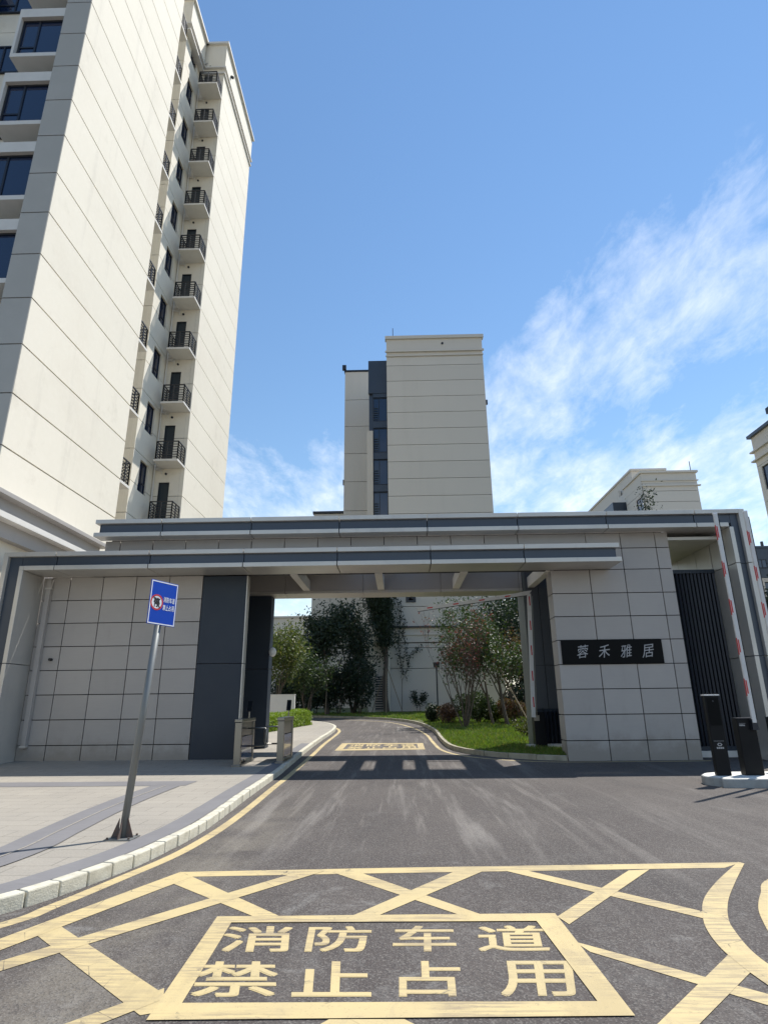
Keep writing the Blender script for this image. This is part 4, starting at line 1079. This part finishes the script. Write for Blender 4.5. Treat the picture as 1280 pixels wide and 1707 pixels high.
def disc(r0, r1, cu, cv, d, n=40):
    mb = MB(); vs = []
    if r0 == 0: return mb.add([onplate(cu + r1 * math.cos(2 * math.pi * k / n), cv + r1 * math.sin(2 * math.pi * k / n), d) for k in range(n)], [tuple(range(n))])
    for k in range(n):
        t = 2 * math.pi * k / n; vs += [onplate(cu + r * math.cos(t), cv + r * math.sin(t), d) for r in (r0, r1)]
    return mb.add(vs, [(2 * k, 2 * k + 1, (2 * k + 3) % (2 * n), (2 * k + 2) % (2 * n)) for k in range(n)])
disc(0, .082, -.095, 0, .0050).build('round_symbol', M_signwhite, pb)
disc(.072, .092, -.095, 0, .0060).build('red_ring', M_red, pb)
def sign_char(ch, cu, cv, w, h, mat, d, bold=.07):
    V, Fc = text_mesh(ch); mb = MB()
    for k, (sx, sy) in enumerate(((-.5, -.5), (.5, -.5), (.5, .5), (-.5, .5), (0, 0))):
        mb.add([onplate(cu + (a - .5 + sx * bold) * w, cv + (b - .5 + sy * bold) * h, d + k * .0002) for a, b, _ in V], Fc)
    mb.build('character', mat, pb)
sign_char('停', -.095, 0, .085, .105, M_signblack, .0058)
sl = MB(); c = Vector((-.095, 0)); q = math.radians(-50)
u_, v_ = Vector((math.cos(q), math.sin(q))), Vector((-math.sin(q), math.cos(q)))
sl.add([onplate(*(c + u_ * a * .078 + v_ * b * .008), .0072) for a, b in ((-1, -1), (1, -1), (1, 1), (-1, 1))], [(0, 1, 2, 3)]); sl.build('red_slash', M_signblack, pb)
for i, ch in enumerate('消防车道'): sign_char(ch, .018 + i * .043, .046, .036, .062, M_signwhite, .0055, .04)
for i, ch in enumerate('禁止占用'): sign_char(ch, .018 + i * .043, -.046, .036, .062, M_signwhite, .0055, .04)
B(-3.0, -2.72, 6.64, 6.88, .003, .012).build('base_plate', M_galv, sg)
for k, (dx, dy) in enumerate(((1, 0), (-1, 0), (0, 1), (0, -1))):
    b_ = Vector((-2.86, 6.76, .013)); s = Vector((dx, dy, 0)); w = Vector((-dy, dx, 0)) * .004
    a0 = b_ + s * .036; a1 = b_ + s * .115; a2 = b_ + s * .045 + Vector((0, 0, .18)) + ax * 0
    MB().add([tuple(v + w * e) for e in (-1, 1) for v in (a0, a1, a2)], [(0, 2, 1), (3, 4, 5), (0, 1, 4, 3), (1, 2, 5, 4), (2, 0, 3, 5)]).build('gusset', M_rust, sg)
for dx, dy in ((-.11, -.10), (.11, -.10), (-.11, .10), (.11, .10)): MB().tube([(-2.86 + dx, 6.76 + dy, .01), (-2.86 + dx, 6.76 + dy, .03)], .012, 6).build('bolt', M_rust, sg)


# pedestrian turnstiles
def turnstile(x, y, label, arm_dir):
    z = g(y); t = thing('turnstile', label, 'turnstile', (x, y, z), 'pedestrian turnstiles beside the guard room')
    L = 1.25
    B(x - .075, x + .075, y, y + .10, z + .005, z + .90).build('end_post', M_steel, t, bevel=.008)
    B(x - .075, x + .075, y + L - .14, y + L, z + .005, z + .90).build('end_post', M_steel, t, bevel=.008)
    B(x - .085, x + .085, y - .02, y + L + .02, z + .903, z + .975).build('lid', M_steel, t, bevel=.01)
    B(x - .05, x + .05, y + .12, y + L - .14, z + .62, z + .90).build('upper_body', M_steel, t)
    for sgn in (-1, 1): B(x + sgn * .06 - .004, x + sgn * .06 + .004, y + .14, y + L - .16, z + .12, z + .60).build('glass_side', M_glassb, t)
    B(x - .10, x + .10, y - .03, y + L + .03, z - .02, z + .04).build('plinth', M_steel, t, bevel=.01)
    for yy in (.45, .72): MB().tube([(x, y + yy, z + .07), (x, y + yy, z + .62)], .022, 10).build('inner_tube', M_steel, t, smooth=True)
    ym = y + .60
    MB().tube([(x + arm_dir * .06, ym, z + .38), (x + arm_dir * .46, ym, z + .38), (x + arm_dir * .50, ym, z + .42), (x + arm_dir * .50, ym, z + .72), (x + arm_dir * .46, ym, z + .76), (x + arm_dir * .06, ym, z + .76)], .018, 8).build('swing_arm', M_steel, t, smooth=True)
    MB().tube([(x, y + .95, z + .97), (x, y + .95, z + 1.12)], .018, 8).build('reader_stem', M_steel, t)
    n = Vector((0, -.94, .34)); c = Vector((x, y + .95, z + 1.24)); u = Vector((0, .34, .94))
    rd = MB().obox(c, (.055, 0, 0), u * .13, n * .014).build('face_reader', M_black, t, bevel=.008)
    MB().obox(c + n * .016, (.046, 0, 0), u * .11, n * .001).build('screen', M_blackmatt, rd)
    return t
turnstile(-3.53, 13.8, 'steel turnstile against the dark panel of the guard room', 1)
turnstile(-2.70, 14.35, 'steel turnstile standing nearer the kerb, right one of the pair', -1)

# traffic island with entry kiosk and barriers
isl = [(5.30, 11.55), (5.25, 11.28), (5.40, 11.02), (5.75, 10.86), (9.5, 10.72), (9.5, 11.85), (6.4, 11.95), (5.60, 11.85)]
isl = smooth_line(isl + [isl[0]], 4)[:-1]
ISL = MB().prism(isl, -.13, .035).build('traffic_island', M_island, bevel=.015)
ISL['label'] = 'raised concrete island with white top carrying the kiosk and barriers'; ISL['category'] = 'traffic island'
cx = sum(p[0] for p in isl) / len(isl); cy = sum(p[1] for p in isl) / len(isl)
MB().prism([(cx + (x - cx) * .985, cy + (y - cy) * .95) for x, y in isl], .0351, .040).build('white_top', M_islandtop, ISL)


def marks(parent, x, y, z, rows, mat=M_silver):
    """rows of tiny unreadable print, as in the photo"""
    mb = MB()
    for (dx, dz, w, h, n) in rows:
        for i in range(n):
            a = x + dx + i * w * 1.25
            mb.box(a, a + w, y - .0015, y - .0005, z + dz, z + dz + h * random.choice((1, .8, 1)))
    return mb.build('printed_marks', mat, parent)

kz = .041
ki = thing('parking_kiosk', 'slim black parking kiosk with a white edged screen on the island', 'kiosk', (5.6, 11.4, kz))
B(5.47, 5.72, 11.30, 11.40, kz, 1.36).build('body', M_black, ki, bevel=.012)
B(5.46, 5.73, 11.285, 11.42, 1.361, 1.385).build('top_cap', M_boomwhite, ki, bevel=.004)
B(5.495, 5.695, 11.293, 11.2995, .86, 1.33).build('screen', M_blackmatt, ki)
mk = marks(ki, 5.50, 11.299, 0, ((0, .60, .012, .006, 12),))
marks(ki, 5.535, 11.299, 0, ((0, .475, .026, .028, 4),))
MB().add([(5.595 + .045 * math.cos(t) * r, 11.2985, .545 + .030 * math.sin(t) * r) for r in (1, .55) for t in [math.pi * k / 3 for k in range(6)]], [(k, (k + 1) % 6, 6 + (k + 1) % 6, 6 + k) for k in range(6)]).build('logo', M_silver, ki)
MB().tube([(5.60, 11.297, 1.27), (5.60, 11.285, 1.27)], .015, 10).build('camera_eye', M_frame, ki)


def barrier(x, y, label, H, lean=0.0, red_side=-1):
    t = thing('boom_barrier', label, 'barrier', (x, y, kz), 'raised boom barriers on the island')
    B(x - .15, x + .17, y - .14, y + .04, kz, .97).build('cabinet', M_black, t, bevel=.012)
    B(x - .155, x + .175, y - .145, y + .045, .971, .982).build('lid', M_frame, t, bevel=.003)
    marks(t, x - .12, y - .1401, 0, ((0, .885, .011, .006, 8), (0, .845, .020, .026, 4)))
    bx = x + .12; by = y - .19
    B(bx - .05, bx + .05, by - .02, y - .141, .78, .96).build('boom_clamp', M_frame, t)
    w = .036
    bo = B(bx - w, bx + w, by - .025, by + .018, .90, H).build('boom', M_boomwhite, t, bevel=.004)
    B(bx - w - .002, bx + w + .002, by - .027, by + .020, H, H + .03).build('end_cap', M_signwhite, bo)
    z = 1.35
    while z < H - .3:
        B(bx + red_side * (w + .0015) - .001, bx + red_side * (w + .0015) + .001, by - .02, by + .014, z, z + .30).build('red_stripe', M_red, bo)
        B(bx - w * .9 if red_side < 0 else bx + w * .2, bx - w * .25 if red_side < 0 else bx + w * .9, by - .0265, by - .0252, z + .04, z + .27).build('red_stripe', M_red, bo)
        z += .72
    B(bx - red_side * (w + .012) - .006, bx - red_side * (w + .012) + .006, by - .02, by + .01, .95, H - .1).build('rubber_edge', M_black if red_side < 0 else M_red, bo)
    return t
barrier(6.12, 11.45, 'black barrier cabinet with its white boom raised, beside the kiosk', 4.75)
barrier(6.98, 11.90, 'black barrier with raised boom edged in red, at the right edge of the photo', 4.92)

# exit barrier with folding arm on the far side of the gate
eb = thing('boom_barrier', 'folding barrier by the dark right column, its white arm bent over the road', 'barrier', (3.78, 16.6, g(16.6)), 'folding arm barrier')
z0 = g(16.6)
B(3.60, 3.90, 16.95, 17.25, z0 - .02, z0 + .95).build('cabinet', M_black, eb, bevel=.012)
ay = 16.88
bo = MB().obox((3.655, ay, 2.55), (.055, 0, -.0020), (0, .02, 0), (.075, 0, 1.66)).build('boom', M_boomwhite, eb, bevel=.004)
for k in range(5):
    z = 1.15 + k * .68; x = 3.585 + (z + .17 - .9) * .045
    B(x - .012, x + .018, ay - .0235, ay - .0205, z, z + .26).build('red_stripe', M_red, bo)
MB().obox((3.745, ay + .015, 2.55), (.007, 0, 0), (0, .015, 0), (.075, 0, 1.6)).build('folding_link', M_steel, eb)
B(3.60, 3.74, ay + .03, 16.949, .80, .94).build('boom_clamp', M_steel, eb)
e0 = Vector((3.70, ay, 4.22)); e1 = Vector((.57, ay, 3.80)); dd = (e1 - e0)
b2 = MB().obox((e0 + e1) / 2, dd / 2, (0, .02, 0), (-dd.normalized().z * -.05, 0, .05)).build('folded_boom', M_boomwhite, eb, bevel=.004)
MB().obox((e0 + e1) / 2 + Vector((0, 0, -.056)), dd / 2, (0, .014, 0), (0, 0, .007)).build('rubber_edge', M_black, b2)
for k in range(4):
    a = e0 + dd * (.16 + k * .235); b = a + dd * .05; c_ = (a + b) / 2
    MB().obox((c_.x, ay - .022, c_.z), (b - a) / 2, (0, .0012, 0), (0, 0, .017)).build('red_stripe', M_red, b2)
MB().add([(e0.x + .0, ay - .022, e0.z - .06), (e0.x + .12, ay - .022, e0.z + .08), (e0.x - .25, ay - .022, e0.z + .03), (e0.x, ay + .02, e0.z - .06), (e0.x + .12, ay + .02, e0.z + .08), (e0.x - .25, ay + .02, e0.z + .03)], [(0, 1, 2), (5, 4, 3), (0, 3, 4, 1), (1, 4, 5, 2), (2, 5, 3, 0)]).build('hinge_plate', M_boomwhite, eb)
